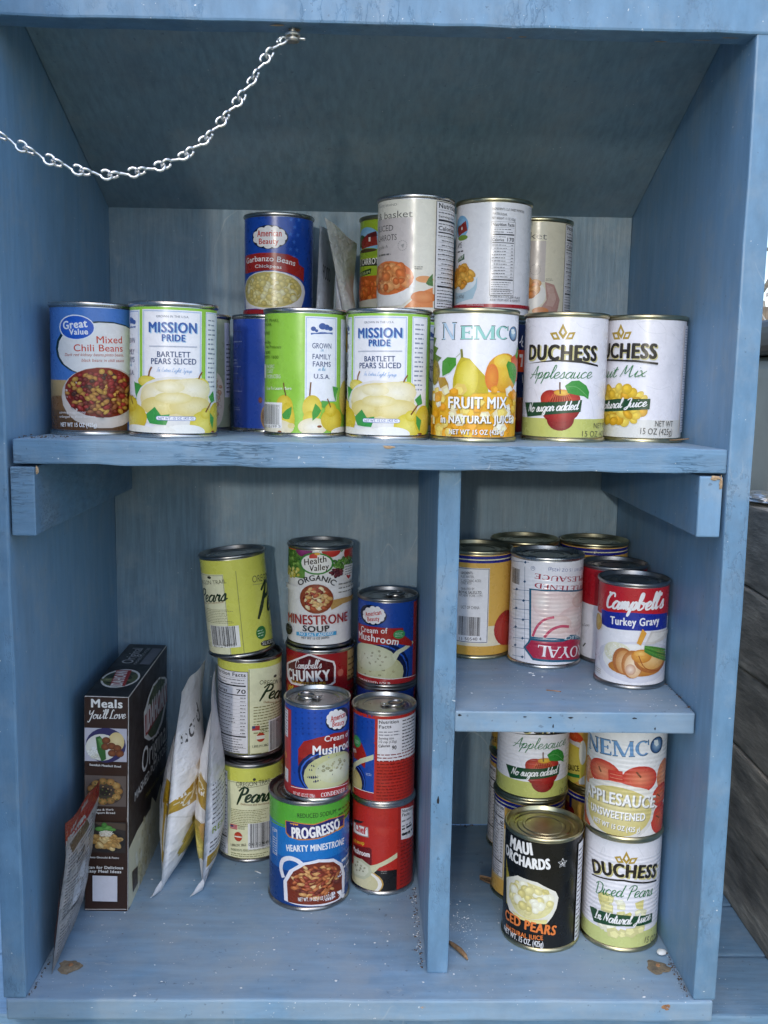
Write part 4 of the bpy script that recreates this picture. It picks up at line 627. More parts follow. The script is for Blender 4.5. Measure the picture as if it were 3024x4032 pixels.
'nem2':('EFEDEA',[('X','NEMC','30404e',-45.2,76.5,22.9,83,15.13,0,[-6.9,80.2],0),('X','NEMC','6F9CC8',-43.6,77.5,22.3,83.6,13.96,0,[-6.9,80.8],0),('E','16304a',0,30.1,91.4,8.2,8),('E','1E4A7C','A8C8E0',29.8,91.4,7,7.2),('P','E8F0F0',[25.8,96.5,30.4,96.4,32.1,91.4,29.1,90.1,26.4,92.5]),('E','D08458','E8A880',-44.1,56.8,11.6,13),('E','C8382A','E89A70',-21.9,62,17.8,12.1),('E','C4342A','E88E6A',14.5,60.2,17.4,12.7),('E','D07A50','E8A47C',43.9,59.9,11.8,15.3),('E','C8402E','DC7A54',41.6,41.2,14.1,11.1),('E','C83A2E','D8694A',41.7,17.9,14,14.7),('E','C24A36','D88058',-41.2,15.7,9.2,16.4),('P','C43A2C',[-16,66.2,-2.5,67.1,-0.5,50.9,-14.6,51.9]),('L','E08A70',0.66,[-13.8,62.8,-2.3,62.6]),('L','E08A70',0.66,[-13.6,59.5,-2.2,59.3]),('L','E08A70',0.66,[-13.5,56.2,-2,56]),('L','E08A70',0.66,[-13.3,52.9,-1.8,52.7]),('L','7a4a30',1.57,[-26.3,66.2,-23.2,61.3]),('L','7a4a30',1.58,[9.7,67.5,14.5,62.2]),('L','7a4a30',1.23,[33.9,43.2,38.9,39.7]),('L','7a4a30',1.24,[33.7,22.4,40.1,18.4]),('E','DCD9D4','EEECEA',-8.6,27.7,39.6,28.5),('E','E8E4D8','F2F0EC',-7.7,46.3,32.9,8.2),('E','D2C47C','E4DAA4',-6.5,27.8,34.2,23.9),('T','APPLESAUCE','8a8470',-41,31.7,31.5,30.4,11.24,3,[-4.6,33.4],0),('T','APPLESAUCE','FAFAF8',-42.8,31.7,30.4,31.5,11.24,3,[-4.6,34.1],0),('T','UNSWEETENED','8a8470',-33.2,20.2,21.3,19.7,7.17,3,[-6.5,20.3],0),('T','UNSWEETENED','FAFAF8',-34.1,20.5,20.7,20.4,7.16,3,[-7,20.8],0),('T','NET WT 15 OZ (425 g)','8a8470',-29.1,11.2,16.6,9.1,4.79,2,[-5.6,10],0),('T','NET WT 15 OZ (425 g)','FAFAF8',-29.7,11.5,16.2,9.6,4.79,2,[-6,10.4],0)]),
'royalL':('DFB054',[('Y','1C2284',100.5,107.5),('Y','E6E0B8',103.3,104.4),('G','E9DDBE','E4D4AC',12.9,35,55.8,7.4),('R','E9DDBE',-20.4,32.8,55.8,7.4),('Y','D6A648',-181.5,13.9),('R','ECEAEC',-20.6,95.4,13.5,17.3),('O','2a2a30',-20.6,94.9,13,17.8,0.6),('T','GREDIENTS:','2a2a2e',-16.4,88,-3.7,89.1,2.69,2,0,0),('T','PLES,WATER,','3a3a3e',-16.3,84.3,-2.3,85.1,2.69,0,0,0),('T','C (ASCORBIC ACID)','3a3a3e',-16.1,80.3,4.6,81.3,2.69,0,0,0),('T','CITRIC ACID.','3a3a3e',-16.1,77.5,-4.6,78.6,2.54,0,0,0),('T','TRIBUTED BY','3a3a3e',-15.9,71.6,-1.7,72.7,2.54,0,0,0),('T','ROYAL SALES,LTD.','2a2a2e',-17.9,68,6.2,69.1,2.86,2,0,0),('T','NY,NEW YORK 11791','3a3a3e',-17.8,65,6.3,65.8,2.54,0,0,0),('T','UCT OF CHINA','3a3a3e',-15.3,52.5,3.9,53,3.19,0,0,0),('C',-17.5,44.6,5.2,24.8),('T','11 50540 4','2a2a2e',-16.4,19.3,6.9,20.4,3.22,0,0,0),('E','A82C28','D0604E',38,30.5,17.7,18.5),('E','B83A30','CC5444',43,28.4,12.6,17.7),('L','5a3a22',0.98,[35.4,48.5,36.3,43.5])]),
'royalUp':('F0EFF5',[('L','3A6288',0.47,[-35,76.1,-30.8,4.8]),('L','3A6288',0.46,[-23.2,101.6,-19.1,7.6]),('L','3A6288',0.46,[-43.6,103.9,-22.7,106.3,-18.3,106.5]),('L','3A6288',0.47,[-40.8,75.3,-21.4,77.8,-17.1,78]),('L','3A6288',0.47,[-40,65.2,-20.9,67.8,-16.7,68]),('L','3A6288',0.47,[-39.2,55.8,-20.5,58.5,-16.3,58.7]),('L','3A6288',0.47,[-38.4,45.7,-20.1,48.4,-15.9,48.6]),('L','3A6288',0.47,[-37.7,36.3,-19.7,39,-15.5,39.3]),('L','3A6288',0.47,[-37,26.1,-19.3,28.9,-15.1,29.2]),('L','3A6288',0.47,[-38.6,16.2,-20.1,18.5]),('L','3A6288',0.47,[-37.9,7.6,-19.7,9.8]),('P','2C5478',[-22.7,107.6,-21,106.3,-22.6,104.5,-24.4,105.8]),('P','2C5478',[-22.6,88.1,-20.9,86.8,-22.5,85,-24.3,86.2]),('P','2C5478',[-33.5,78.4,-31.2,77.3,-33.3,75.3,-35.9,76.3]),('P','2C5478',[-23.2,68.6,-21.5,67.4,-23.1,65.5,-24.9,66.8]),('P','2C5478',[-33.4,59.1,-31.1,58,-33.2,55.9,-35.8,56.9]),('P','2C5478',[-22.9,49.1,-21.2,47.9,-22.8,46,-24.6,47.2]),('P','2C5478',[-33,39.8,-30.7,38.8,-32.8,36.7,-35.4,37.7]),('P','2C5478',[-22.8,30.1,-21.1,28.8,-22.7,26.9,-24.5,28.1]),('P','2C5478',[-32.7,20.8,-30.4,19.8,-32.5,17.7,-35,18.6]),('P','2C5478',[-22.2,10.9,-20.4,9.7,-22,7.8,-23.8,8.9]),('C',-44.9,97.7,-28.9,82),('Q','3A5C8C',-13.8,101.1,2.1),('T','u','3A5C8C',-12.8,102.1,-14.8,101.9,2.14,1,0,0),('T','NET WT 15 OZ (425g)','7A86B0',47.7,100.6,1.4,102.9,3.07,0,0,0),('X','PPLESAUCE','A83048',55.8,91.1,-12,96.6,5.22,0,0,0),('X','SWEETENED','A83048',55.8,81.6,-11.6,87.4,5.24,0,0,0),('P','24627E',[-16.9,80.6,11.1,81,55.8,77.2,55.7,24.6,10.1,30.9,-14.8,30.5]),('P','EBD6D2',[-14.5,79.3,11.2,79.4,55.8,75.5,55.8,26.1,10,32.4,-12.9,32.3]),('E','E6CCC8','F0E0DA',11.2,64.3,23.7,13.9),('E','E2C4C0','F2E6E0',33.7,49.2,22.1,14.2),('E','E8D2CC','F4EAE4',-3.6,68.4,9.1,9.3),('E','E4C8C0','F0DCD6',13.9,45.6,15,9.4),('E','D8B8B0','ECD8D0',42.3,68,13.6,7.9),('L','C8506A',2.49,[-11.3,32.6,-7.1,43.3,0.2,50.9,9.1,53.4]),('L','C8506A',2.81,[0.2,32.6,6.6,40.2,15.9,43.9,25.9,42.7]),('P','24627E',[-21,19.8,-16,26,-14.5,30.5,20,29.9,28.5,34.1,37.3,32.6,55.8,24.4,55.7,24.7,55.7,2.8,21.1,7.1,-10.4,8.3,-15.9,14.5]),('P','B02A48',[-18.5,20.2,-14.3,25.4,-12.8,28.4,20.1,28,27.7,29.5,39.4,27.4,55.7,22.9,55.8,4.8,21,9.4,-9.7,10.6,-13.9,15.3]),('X','ROYAL','F2EEF2',55.7,19.7,-6.4,24.9,11.32,0,0,0),('T','SELECT','E8F0F4',43.9,31.7,20.7,33,3.18,1,0,0)]),
'gravy':('EFEEF3',[('Y','C2202C',67.1,117.2),('P','1E2F9A',[-34.6,71.5,-24.9,71.2,1.8,73.8,43.5,70.9,44,56.4,2.7,56.9,-23.9,55.9,-32.6,57.5]),('S',"Campbell's",'F6F4F4',-28.3,74.9,34,78,7.22,2.1,0,0),('T','Turkey Gravy','F6F4F6',-21.1,60.2,27.8,62.5,7.26,3,0,0),('E','DADAE4','E6E6EE',6.7,26.5,43.6,19.8),('E','F2F1EE',0,4.2,28,32.7,15.8),('E','E4E2C6','F4F2E4',-13.1,34.3,13.8,9.7),('B',-12.8,34.3,12.4,8.5,50,1.3,0.9,'F0EED8 F8F6EA E2DFC0',33),('E','B8742C','D89C4C',6.8,20.8,27.3,7.6),('E','A8602C','D8A468',-6.6,27.1,9.5,12.6),('E','C68A4C','EAC494',-5.2,26.2,7.7,11.1),('E','B06A30','E2B27A',2.3,24.6,9.8,13.5),('E','DDB486','F4E2C6',3.2,23.2,7.8,11.5),('E','C8987A','EEDCC8',0.9,19.5,4.7,5.3),('E','A8602A','D89850',22,28.1,18.5,11.8),('E','D89E52','F0C888',21.7,29,15.5,9.2),('E','C87E2C','F0B654',10.5,32.8,9.7,6.5),('E','E09C40','F8CC74',9.2,35.2,6.3,3.2),('L','9A5020',0.73,[7.4,33.5,13.9,21.7,28.1,18.1,36.5,23.1]),('L','A8602A',0.59,[-12.5,34.2,-13.4,23.7,-10,16.2]),('P','E2A23E',[5.1,45.1,9.6,59.1,13.8,54.7,9,43]),('P','D5CFC8',[12.3,43.4,18.1,56.4,50.4,53.9,39.2,47.5,22.2,44.3]),('P','E4E0DA',[15.5,46.6,19.8,54.4,41.6,54.5,32.1,49.9,20.4,46.3]),('L','4E8A34',1.91,[12.4,42,22.5,40.5,40.4,35.4]),('L','5E9A40',1.91,[12.5,41,22.6,38.4,40.8,32.8]),('L','3E7A2C',1.91,[12.5,39.9,22.8,36.3,41.3,30.1]),('L','569238',1.91,[12.6,38.9,22.9,34.3,41.8,27.4]),('L','48843A',1.91,[12.7,37.9,23.1,32.2,42.4,24.8]),('E','B89038','D4B458',-38.4,58.3,7.2,8.1),('F','b8a888',-41.2,14.7,-27.3,9.1,3)]),
'gravy2':('EFEEF3',[('Y','B81E2C',60.2,114.2),('R','A81826',-29.4,93.7,-25,64.4),('T','& Gravy','2a2a2e',-36,34.5,-23.9,37.4,2.85,0,0,0),('L','2a3a2a',1.59,[-33.3,14.1,-28.9,18.5])]),
'royBR':('DFB054',[('Y','1C2284',100.5,107.5),('Y','E6E0B8',103.3,104.4)]),
'royBL':('copy','royBR',0),
'orA':('DCDD62',[('R','ECEBC2',-55.8,93,30.7,0),('O','7a7a40',-55.8,92.2,32.1,0.1,0.5),('N',-55.9,5.6,-28.2,102.7,'70'),('T','OREGON TRAIL','5A5A3A',-16.4,87.6,22.7,90,5.26,0,0,0),('L','8a8a60',0.53,[-15.1,86.4,21.5,88.9]),('E','3a3a2a',0,3.6,96,1.7,1.6),('F','9a9a6a',-14.2,93.9,21.5,92.8,1),('S','Pears','20361E',-17,70.6,22.7,69.4,8.46,1.9,0,0),('T','Delicious and nutritious!','9A6A3A',-11.3,66.8,21.1,65.3,2.3,1,0,0),('F','8A8550',-23,61.8,20.5,41.9,10),('R','F0F0F0',-24.2,42,-15.3,37.9),('R','C04040',-24.2,42,-15.3,43.1),('R','C04040',-24.2,40.5,-15.3,41.7),('R','C04040',-24.2,39.1,-15.3,40.2),('R','C04040',-24.2,37.7,-15.3,38.8),('R','34487a',-24.2,42,-20.1,40.1),('F','5a5a40',-14.4,43,-5.7,38.4,3),('E','B83A28','D05A3A',-14.4,29.7,4.7,5.4),('R','F4F0E0',-18.8,30.2,-10,28.9),('T','1.800.291.3862','4a4a38',-23.3,17,-5.3,19.6,2.86,1,0,0),('R','F2F2F0',-3.5,45.6,22.8,15.1),('C',-1.2,45.2,22.3,17.1),('T','0 41712 94490','33332a',-2.9,19.6,21.9,19.2,3.58,0,0,0),('T','INGREDIENTS: PEARS,WATER,HIGH FRUCTOSE','6a6a48',-23.3,12.3,22.3,14,2.5,0,0,0),('F','8a8858',-23.3,11.2,21.5,3.8,3)]),
'orB':('DCDD62',[('R','ECEBC2',-1.5,102.2,55,-13),('L','5a5a48',0.69,[-0.8,101.4,-0.7,3.6]),('N',-55,4.8,-1.8,98.8,'70'),('T','OREGON TRAIL','5A5A3A',10.4,83.8,55,76.7,4.9,0,0,0),('E','3a3a2a',0,31.4,89.5,2.7,1.6),('S','Pears','20361E',9.9,68.9,55,58.3,8.09,1.9,0,0),('T','Delicious and nutritious!','9A6A3A',15.2,62.2,55,53.3,2.29,1,0,0),('F','8A8550',3.9,60.1,55,27.5,10),('R','F0F0F0',2.2,37.1,10.7,31.3),('R','C04040',2.2,37.1,10.7,35.5),('R','C04040',2.2,35.8,10.7,34.3),('R','C04040',2.2,34.6,10.7,33.1),('R','C04040',2.2,33.4,10.7,31.8),('R','34487a',2.2,37.1,5.7,34.2),('F','5a5a40',11.6,36.5,21.1,29.7,3),('E','B83A28','D05A3A',11.9,23.4,5,5.3),('R','F4F0E0',6.9,25.4,16.7,21.4),('T','1.800.291.3862','4a4a38',2.5,12.4,21.1,11.9,2.65,1,0,0),('R','F2F2F0',21.5,41.1,55,1.1),('C',23.2,39.4,55,5.7),('F','8a8858',1.3,8.8,55,-14.5,3)]),
'orC':('DCDD62',[('R','EDECC8',-54,93.4,-11.1,1.4),('O','8a8a50',-54,92.5,-11.4,2.1,0.5),('T','OREGON TRAIL','5A5A3A',-54,80,-8.2,83.9,4.44,0,0,0),('E','3a3a2a',0,-29.6,89.9,3.1,1.5),('S','Pears','20361E',-54,60.6,-7.3,65.2,7.21,1.9,0,0),('T','Delicious and nutritious!','9A6A3A',-54.1,57.9,-13.2,62.5,2.07,1,0,0),('F','8A8550',-54,55.3,-1.7,38.9,9),('R','F2F2F0',-37.3,36.2,0.1,12.1),('C',-35.4,35.8,-3.4,14.2),('T','41712 94490','33332a',-33.5,11.1,-5.8,13.2,3.46,0,0,0),('F','8a8858',-54,4.9,1.1,0.8,4),('L','8a8a50',0.67,[3,96,3,-0.4]),('T','OREGON','5A5A3A',20.4,80.2,55.9,76.9,7.61,0,0,0),('L','8a8a60',0.5,[20.7,77.8,56,74.1]),('S','Pe','20361E',22.2,47.5,55.8,42.7,16.49,1.9,0,0),('E','2E7A3E',0,25.7,23.2,7.1,7.4),('F','c8e0c0',20.8,27.7,29.9,18.7,3),('P','22221c',[23.4,12.1,27.7,13.3,56,9.2,56,5.1,56,2.1,26.9,7.4,23.5,9.2]),('T','SLICED','F0F0E8',25.2,8.9,48.4,6.1,3.67,1,0,0),('T','NET WEIGHT','9a9a48',20.3,3,46.8,-1.1,2.68,0,0,0)]),
'hv':('F1F0F0',[('G','5A8A38','6E9A44',-54.4,108.7,-17,77.2),('B',-38.2,93.7,16.2,17.8,34,3.7,2.7,'4E8A34 6EA848 3E742A 8ABA58',41),('B',-37.2,82,17.2,7.6,14,3.4,2.5,'D8CF62 E6DE88 C8BC50',42),('E','D86A2C',0,-37.8,110.9,16.6,3.7),('E','7A2460','A84A88',-18.6,108.7,10.5,7.4),('L','D8A0C8',0.67,[-25.4,109.9,-17.3,114.1,-10.1,109.6]),('B',-1.8,111.6,8.3,3.7,10,3.7,1.3,'8ABA50 A8C868 6A9A3A',43),('E','B82C24','D84A38',12.3,109.3,11.1,7.7),('E','B02820','D0402E',41.2,104.4,13.2,9.9),('L','3E7A2C',1.51,[21.9,113.1,24.1,106.9,28.6,111.5]),('B',30.6,93.3,18,7.6,36,3.1,2,'5E9038 76A84A 487A2C 8AB85C',44),('B',18.1,84,9.3,6.1,14,3,2,'5A2028 7A3038 481820',45),('R','F1F0F0',-54.4,68.1,54.4,62.3),('E','3E8A34',0,-4.2,94.8,18.5,12.1),('E','F2F0EA',0,-4.1,94.8,16.4,10.4),('P','D0402E',[-11.4,100.3,-11.4,103.7,-7.4,106.1,-3,104,-3,100.7]),('E','E8B040',0,-3,105.6,3,1.5),('T','Health','3A2A1E',-16.8,92.4,6.6,97.1,6.7,2,0,0.15),('T','Valley','3A2A1E',-11.3,86.1,9.2,89,6.38,2,0,0.15),('P','F4F0F0',[27.7,91.6,46,90.8,44.2,74.8,34.8,72.8,28.4,77.9]),('F','5a5a5a',28.9,90.8,44,80,4),('P','C03030',[34.8,74.8,31,79.2,32.6,80.3,34.7,79,37.4,79.5,40.1,77.6]),('F','8a8a88',20.3,73.9,54.4,60.5,3),('T','ORGANIC','2A2626',-22.5,68.7,14.9,69.7,6.06,2,[-3.5,76.3],0),('P','C29A58',[9.5,54.1,23.7,55.2,54.4,55.2,54.4,50.3,26,48.9,12.2,43.7]),('E','8A3E22','C0602E',-3.9,56,18.2,16.3),('B',-3.7,56.1,15.9,14.2,42,4.1,2.5,'E8C98A D8A860 A83A22 F0DDB0 8A2E1E C05A2C E4B878',46),('T','MINESTRONE','A82A2A',-41,25.9,33,28.7,10.24,2,[-2,27.9],0),('T','SOUP','2A2424',-18.2,19.7,10.4,20.5,6.5,3,[-3.6,19.5],0),('P','4EA8D8',[-25.9,17.6,-3.6,18.6,17.6,19.6,17.7,15.4,-3.5,14.7,-25.9,13.5]),('T','NO SALT ADDED','F4F8FC',-22.2,14.8,14.3,16.5,3.08,2,[-3.6,15.2],0),('T','NET WT 15 OZ (425G)','3a3a3a',-19.5,11.1,9.9,12.6,2.4,1,[-4.4,11.1],0),('E','2a2a2a',0,-41.1,17.3,8.3,6.2),('R','F0F0F0',-45.2,18.9,-34.3,18.7)]),
'chunky':('A0191E',[('P','F0E8E8',[-51.5,94.8,-13.6,113,-10.1,113.3,15.8,104.8,17.9,99,17.8,80.3,12.2,77.2,-37.2,75.1,-49.6,79.8]),('P','5C1218',[-45,95.6,-13.2,111,-10.4,111.2,14,103.3,15.7,98.6,15.7,82,11.3,79.4,-35.4,77.9,-44,82.5]),('S',"Campbell's",'F4F0F0',-30.9,94.6,2.6,98.2,4.48,1.2,0,0),('T','CHUNKY','F6F4F2',-44,79.7,11.7,84.2,11.74,4,0,0),('T','SOUP THAT EATS LIKE A MEAL','E8B838',-36.3,76.6,6.6,79.7,3.11,1,0,0),('T','16g','E8D038',-44.8,68.5,-32.6,71.2,4.21,2,0,0),('T','PROTEIN','E8D038',-44.8,64.7,-28.3,68,3.5,2,0,0),('Q','D88A78',24,90.7,3.8),('E','C86A5A',0,24.1,90.7,3.4,3.5),('R','B49666',34.4,114.9,54.7,79.4),('F','6a4a2a',35.7,107.7,54.5,81.3,4),('F','5a4a3a',34.5,83.5,58.3,51.4,5)]),
'A1':('1A49A8',[('E','101C3C',0,-18.6,79.7,18,11.2),('E','F4F2F4',0,-16.4,80.1,12.6,8),('E','F4F2F4',0,-5.2,81.1,3.2,3.2),('E','F4F2F4',0,-6.7,77.2,3.3,3.2),('E','F4F2F4',0,-10.8,74.2,3.4,3.2),('E','F4F2F4',0,-16.5,73,3.7,3.2),('E','F4F2F4',0,-22.5,73.7,4.2,3.2),('E','F4F2F4',0,-26.6,76.4,4.8,3.2),('E','F4F2F4',0,-26.7,80.3,4.8,3.2),('E','F4F2F4',0,-22.7,84.3,4.3,3.2),('E','F4F2F4',0,-16.7,86.9,3.7,3.2),('E','F4F2F4',0,-11,87,3.4,3.2),('E','F4F2F4',0,-6.8,84.7,3.3,3.2),('T','American','C8302A',-26.2,76.8,-6.3,82,5.24,2,0,0),('T','Beauty','C8302A',-23.3,72.1,-8.2,75.1,4.74,2,0,0),('R','B83030',34.5,92.7,50.4,5.3),('E','0E1C4C',0,-11.3,20,39,32.6),('E','2A5AC0',0,-12.5,18.3,37.8,31.2),('E','0E1C4C',0,-13.2,17.5,37.2,30.5),('E','C0C296','CDCFA8',-15.3,17.4,35.1,22.3),('B',-12,14.1,26.1,15.4,10,2.1,1.4,'A8A880 B8B48A 98987A',51),('E','CCD0B0','DEE0CA',-20.3,32.6,30.2,15),('B',-13.3,32.6,17.2,9.4,9,1.9,1.4,'A8A88C B4B096',52),('P','D8DCC0',[5.8,36.8,10.9,41.6,32.3,49.9,35.1,46.9,14.5,37.8,9.3,29.7]),('P','A8221E',[-42.2,66.7,-11.5,67.5,17.7,66.5,19.5,57.7,32.4,48.2,31,43.7,12.5,49.1,-11.2,48,-41.2,46.1]),('T','Cream of','F6F4F4',-33.8,58.9,0.7,61.3,6.11,2,0,0),('T','Mushroom','F6F4F4',-39.2,50.1,12,47.5,8.16,2,[-9.5,50.7],0),('E','3E9A5A',0,13.5,59.6,7,4.8),('F','c8e8d0',8.7,62.2,17.9,57.1,3),('Y','A8242A',-353.2,10.3),('L','F0F0F4',0.69,[-39.7,10.8,-14.2,11.3,2.9,10.3,21,10.3,43.4,8.3]),('X','CONDENSED SOUP','F4F2F2',-37.5,2.7,4.4,3,3.79,0,0,0)]),
'A2':('copy','A1',4),
'A3':('copy','A1',-6),
'C1':('1A4CB0',[('*','143A90',-23,89.1,1.7),('*','143A90',-23,83.7,1.8),('*','143A90',-22.9,78.2,1.8),('*','143A90',-22.9,72.7,1.8),('*','143A90',-22.9,67.2,1.8),('*','143A90',-15.3,90.6,1.7),('*','143A90',-15.3,85.2,1.7),('*','143A90',-15.2,79.7,1.7),('*','143A90',-15.2,74.3,1.7),('*','143A90',-15.2,68.8,1.8),('*','143A90',-8.6,91.4,1.7),('*','143A90',-8.5,86,1.7),('*','143A90',-8.5,80.6,1.7),('*','143A90',-8.5,75.1,1.7),('*','143A90',-8.4,69.6,1.7),('*','143A90',-2.2,91.8,1.7),('*','143A90',-2.2,86.3,1.7),('*','143A90',-2.1,80.9,1.7),('*','143A90',-2.1,75.4,1.7),('*','143A90',-2,70,1.7),('*','143A90',4.1,91.7,1.7),('*','143A90',4.1,86.2,1.7),('*','143A90',4.2,80.8,1.7),('*','143A90',4.2,75.3,1.7),('*','143A90',4.2,69.9,1.8),('*','143A90',-24.1,27,1.6),('R','BC3030',-49.8,90.4,-29.6,-0.5),('R','E8E4EA',-49.8,88.5,-35.6,60.2),('F','6a4a5a',-47.3,88.4,-36.1,60.5,9),('R','E8E4EA',-45.7,27.2,-34.8,6.7),('E','D87A3A',0,-42.3,40.3,4.7,3.4),('E','101C3C',0,24.3,82,16.3,11.4),('E','F4F2F4',0,21.9,82.7,11.7,8.2),('E','F4F2F4',0,31.9,79.8,5,3.3),('E','F4F2F4',0,29.7,76.5,4.5,3.3),('E','F4F2F4',0,24.6,75.2,3.7,3.3),('E','F4F2F4',0,19,75.9,3.2,3.3),('E','F4F2F4',0,14.5,78.4,2.9,3.3),('E','F4F2F4',0,11.9,82.2,2.8,3.3),('E','F4F2F4',0,11.9,86.2,2.8,3.3),('E','F4F2F4',0,14.4,89.2,2.9,3.3),('E','F4F2F4',0,18.8,90.1,3.2,3.3),('E','F4F2F4',0,24.4,88.3,3.7,3.3),('E','F4F2F4',0,29.6,84.3,4.5,3.3),('T','American','C8302A',13.7,81.1,33.3,82.7,6.17,2,0,0),('T','Beauty','C8302A',15.8,75.7,31.1,75,5.52,2,0,0),('P','A0241E',[-19.8,52.5,-14,61.3,1.1,66.7,17.7,69.2,41.9,66.2,42.9,44.6,6.5,48.8,-5,44.6,-5,40.2,-19.3,35.5]),('P','8A1C1A',[-19.8,45.9,-5,44.1,-5,40.2,-19.3,35.5]),('E','0E1C50',0,14.7,29.9,34.6,25),('E','3A6AD0',0,16.1,28.9,33.2,23.9),('E','0E1C50',0,16.9,28.4,32.4,23.6),('E','BEC08C','D4D6AC',18.1,26.2,31.3,22.9),('E','C8CCAA','E4E6D0',24,31.2,25.7,13.6),('B',19.9,35.2,18.1,6.7,10,2.4,1.8,'A8A884 B6B48E 9A9878',53),('T','Cream of','F6F4F4',7,62.2,40.5,60.4,5.75,2,0,0),('T','Mushroo','F6F4F4',-4.4,48.9,41,48.8,9.28,3,0,0),('Y','B0282C',-215.4,13.6),('L','F4F4F6',0.67,[-28.8,11.8,-14.9,13,1.5,13.5,19.7,13.2,40.2,10.6]),('T','NET WT 10.5 OZ (298g)','F4EEEE',-25.2,3.9,-1.6,4.7,4.01,0,0,0),('X','CONDENSED SO','F6F4F4',4.2,5.2,42.2,2.7,4.28,0,[19.8,5.2],0)]),
'B1':('BE3024',[('R','1A4AA8',-42.3,91.5,-9.3,13.4),('*','143A90',-33.3,89.3,1.6),('*','143A90',-33.2,83.1,1.6),('*','143A90',-33,76.8,1.6),('*','143A90',-24.4,91.9,1.6),('*','143A90',-24.3,85.6,1.6),('*','143A90',-24.2,79.4,1.6),('*','143A90',-17.6,93.4,1.6),('*','143A90',-17.5,87.2,1.6),('*','143A90',-17.3,81,1.6),('*','143A90',-12.7,94.3,1.6),('*','143A90',-12.6,88.1,1.6),('*','143A90',-12.5,81.9,1.6),('P','A0241E',[-41.2,69.4,-36.3,64.2,-25.4,63.1,-18.8,51.2,-19.9,37.2,-30.2,43.3,-40.1,43.1]),('T','m','F6F4F4',-40.3,47.9,-33.4,50,5.72,2,0,0),('E','3E9A5A',0,-33.3,62.5,7.1,6.3),('F','c8e8d0',-36.3,64.2,-27.9,60.1,3),('E','0E1C50',0,-34.4,21.2,15.8,17.5),('E','3A6AD0',0,-34.9,20.5,15.3,16.4),('E','0E1C50',0,-35.3,20.1,14.9,15.9),('E','B8AC70','CCC494',-36.8,18.5,13.5,14.1),('P','D2D6B4',[-40.6,36,-25.1,46.6,-10.3,53.9,-10.2,48.5,-23.5,41.9,-33.1,35.3,-39.5,27.1]),('F','c0c8e8',-18.5,33.5,-11.1,30.4,2),('P','B0282C',[-38.9,11.5,-21.5,13.1,-9.3,13.1,-9.2,6,-38.4,-2.9]),('L','F4F4F6',0.58,[-38.3,12.1,-21.5,13.1,-9.3,12.9]),('R','ECEAEE',-6.2,91.7,47.6,47.3),('T','Nutrition','26262a',-4.9,87.1,15.4,87.4,3.38,3,0,0),('T','Facts','26262a',-4.8,82.1,7.6,82.7,3.38,3,0,0),('F','8a8a90',-5.1,80.3,16.9,74,2),('T','Serving size','2a2a2e',-4.9,70.5,10.4,70.7,2.49,2,0,0),('T','1/2 cup (125g)','2a2a2e',-4.9,67,13.4,66.9,2.49,2,0,0),('T','Calories','26262a',-5.1,62.2,6.6,62.8,2.83,3,0,0),('T','90','26262a',8.4,59.9,13.3,59.6,4.1,3,0,0),('F','3a3a3e',19.8,90.8,43.1,56,10),('F','84180F',-6.6,56.4,50.4,-4,18)]),
'B2':('BE2E22',[('P','2a2a2a',[-40.8,72.9,-32.4,75.5,-20.7,77.4,-25.1,74.2,-40.6,70.2]),('P','9a948e',[-40.7,70.5,-15.9,72.6,-15.1,61.6,-40.2,58.8]),('P','F2EEEC',[-40.6,69.6,-16.8,71.7,-16.2,62.5,-40.2,59.7]),('T','Chef','C8262A',-35.4,63.4,-18.3,64,7.72,4,0,0),('T','ed soup','E8C83A',-39.7,48.3,-20.2,52.2,3.99,2,0,0),('P','70181A',[-39.6,46.2,-13.7,50.9,-11.5,49.2,-11.2,31.6,-39.1,32.1]),('T','Mushroom','F4F0F0',-39.3,38.2,-13.3,40.4,5.88,3,0,0),('R','1A1818',-12.1,27.3,16.9,1.2),('E','C8A050',0,-24.2,12.4,25.9,14.8),('E','F0EEE6',0,-25,12,25.1,14),('E','CFC89C','DEDAB8',-27,11.6,23.1,12.8),('P','C2C6AA',[-39.1,33.2,-22.8,35.5,-12.2,31.4,-9.7,26,-13.2,19.3,-19.6,14.2,-38.3,11.4]),('P','D6D8C2',[-39.1,30.9,-24.3,32.6,-15.9,29.3,-14.5,23.8,-19.6,17.6,-38.4,13.7]),('B',-27.4,24.9,9.7,6.5,7,1.7,1.3,'9a9c80 A8A888',54),('P','D8D6B0',[-13.4,31.1,-5.3,34.3,16,45.9,16.1,40.3,-3,30.6,-9.7,23]),('F','a09a94',-1.3,28.1,6,23.8,2),('R','A8261C',15.8,95.6,50.1,-11.2),('P','ECEAEE',[19.4,92.7,40.5,89.3,43.1,55.3,20.2,58.8]),('T','Nutrition','26262a',20.6,88.1,38.6,86.2,3.32,3,0,0),('T','Facts','26262a',20.7,83.8,31.9,82.5,3.31,3,0,0),('F','8a8a90',20.7,81.7,37.6,70.9,2),('F','2a2a2e',20.9,73.4,40.1,61.5,2),('T','Calories','26262a',20.9,62.6,34.2,61.1,3.1,3,0,0),('F','6A140E',19.7,56.7,50.1,-8.8,16)]),
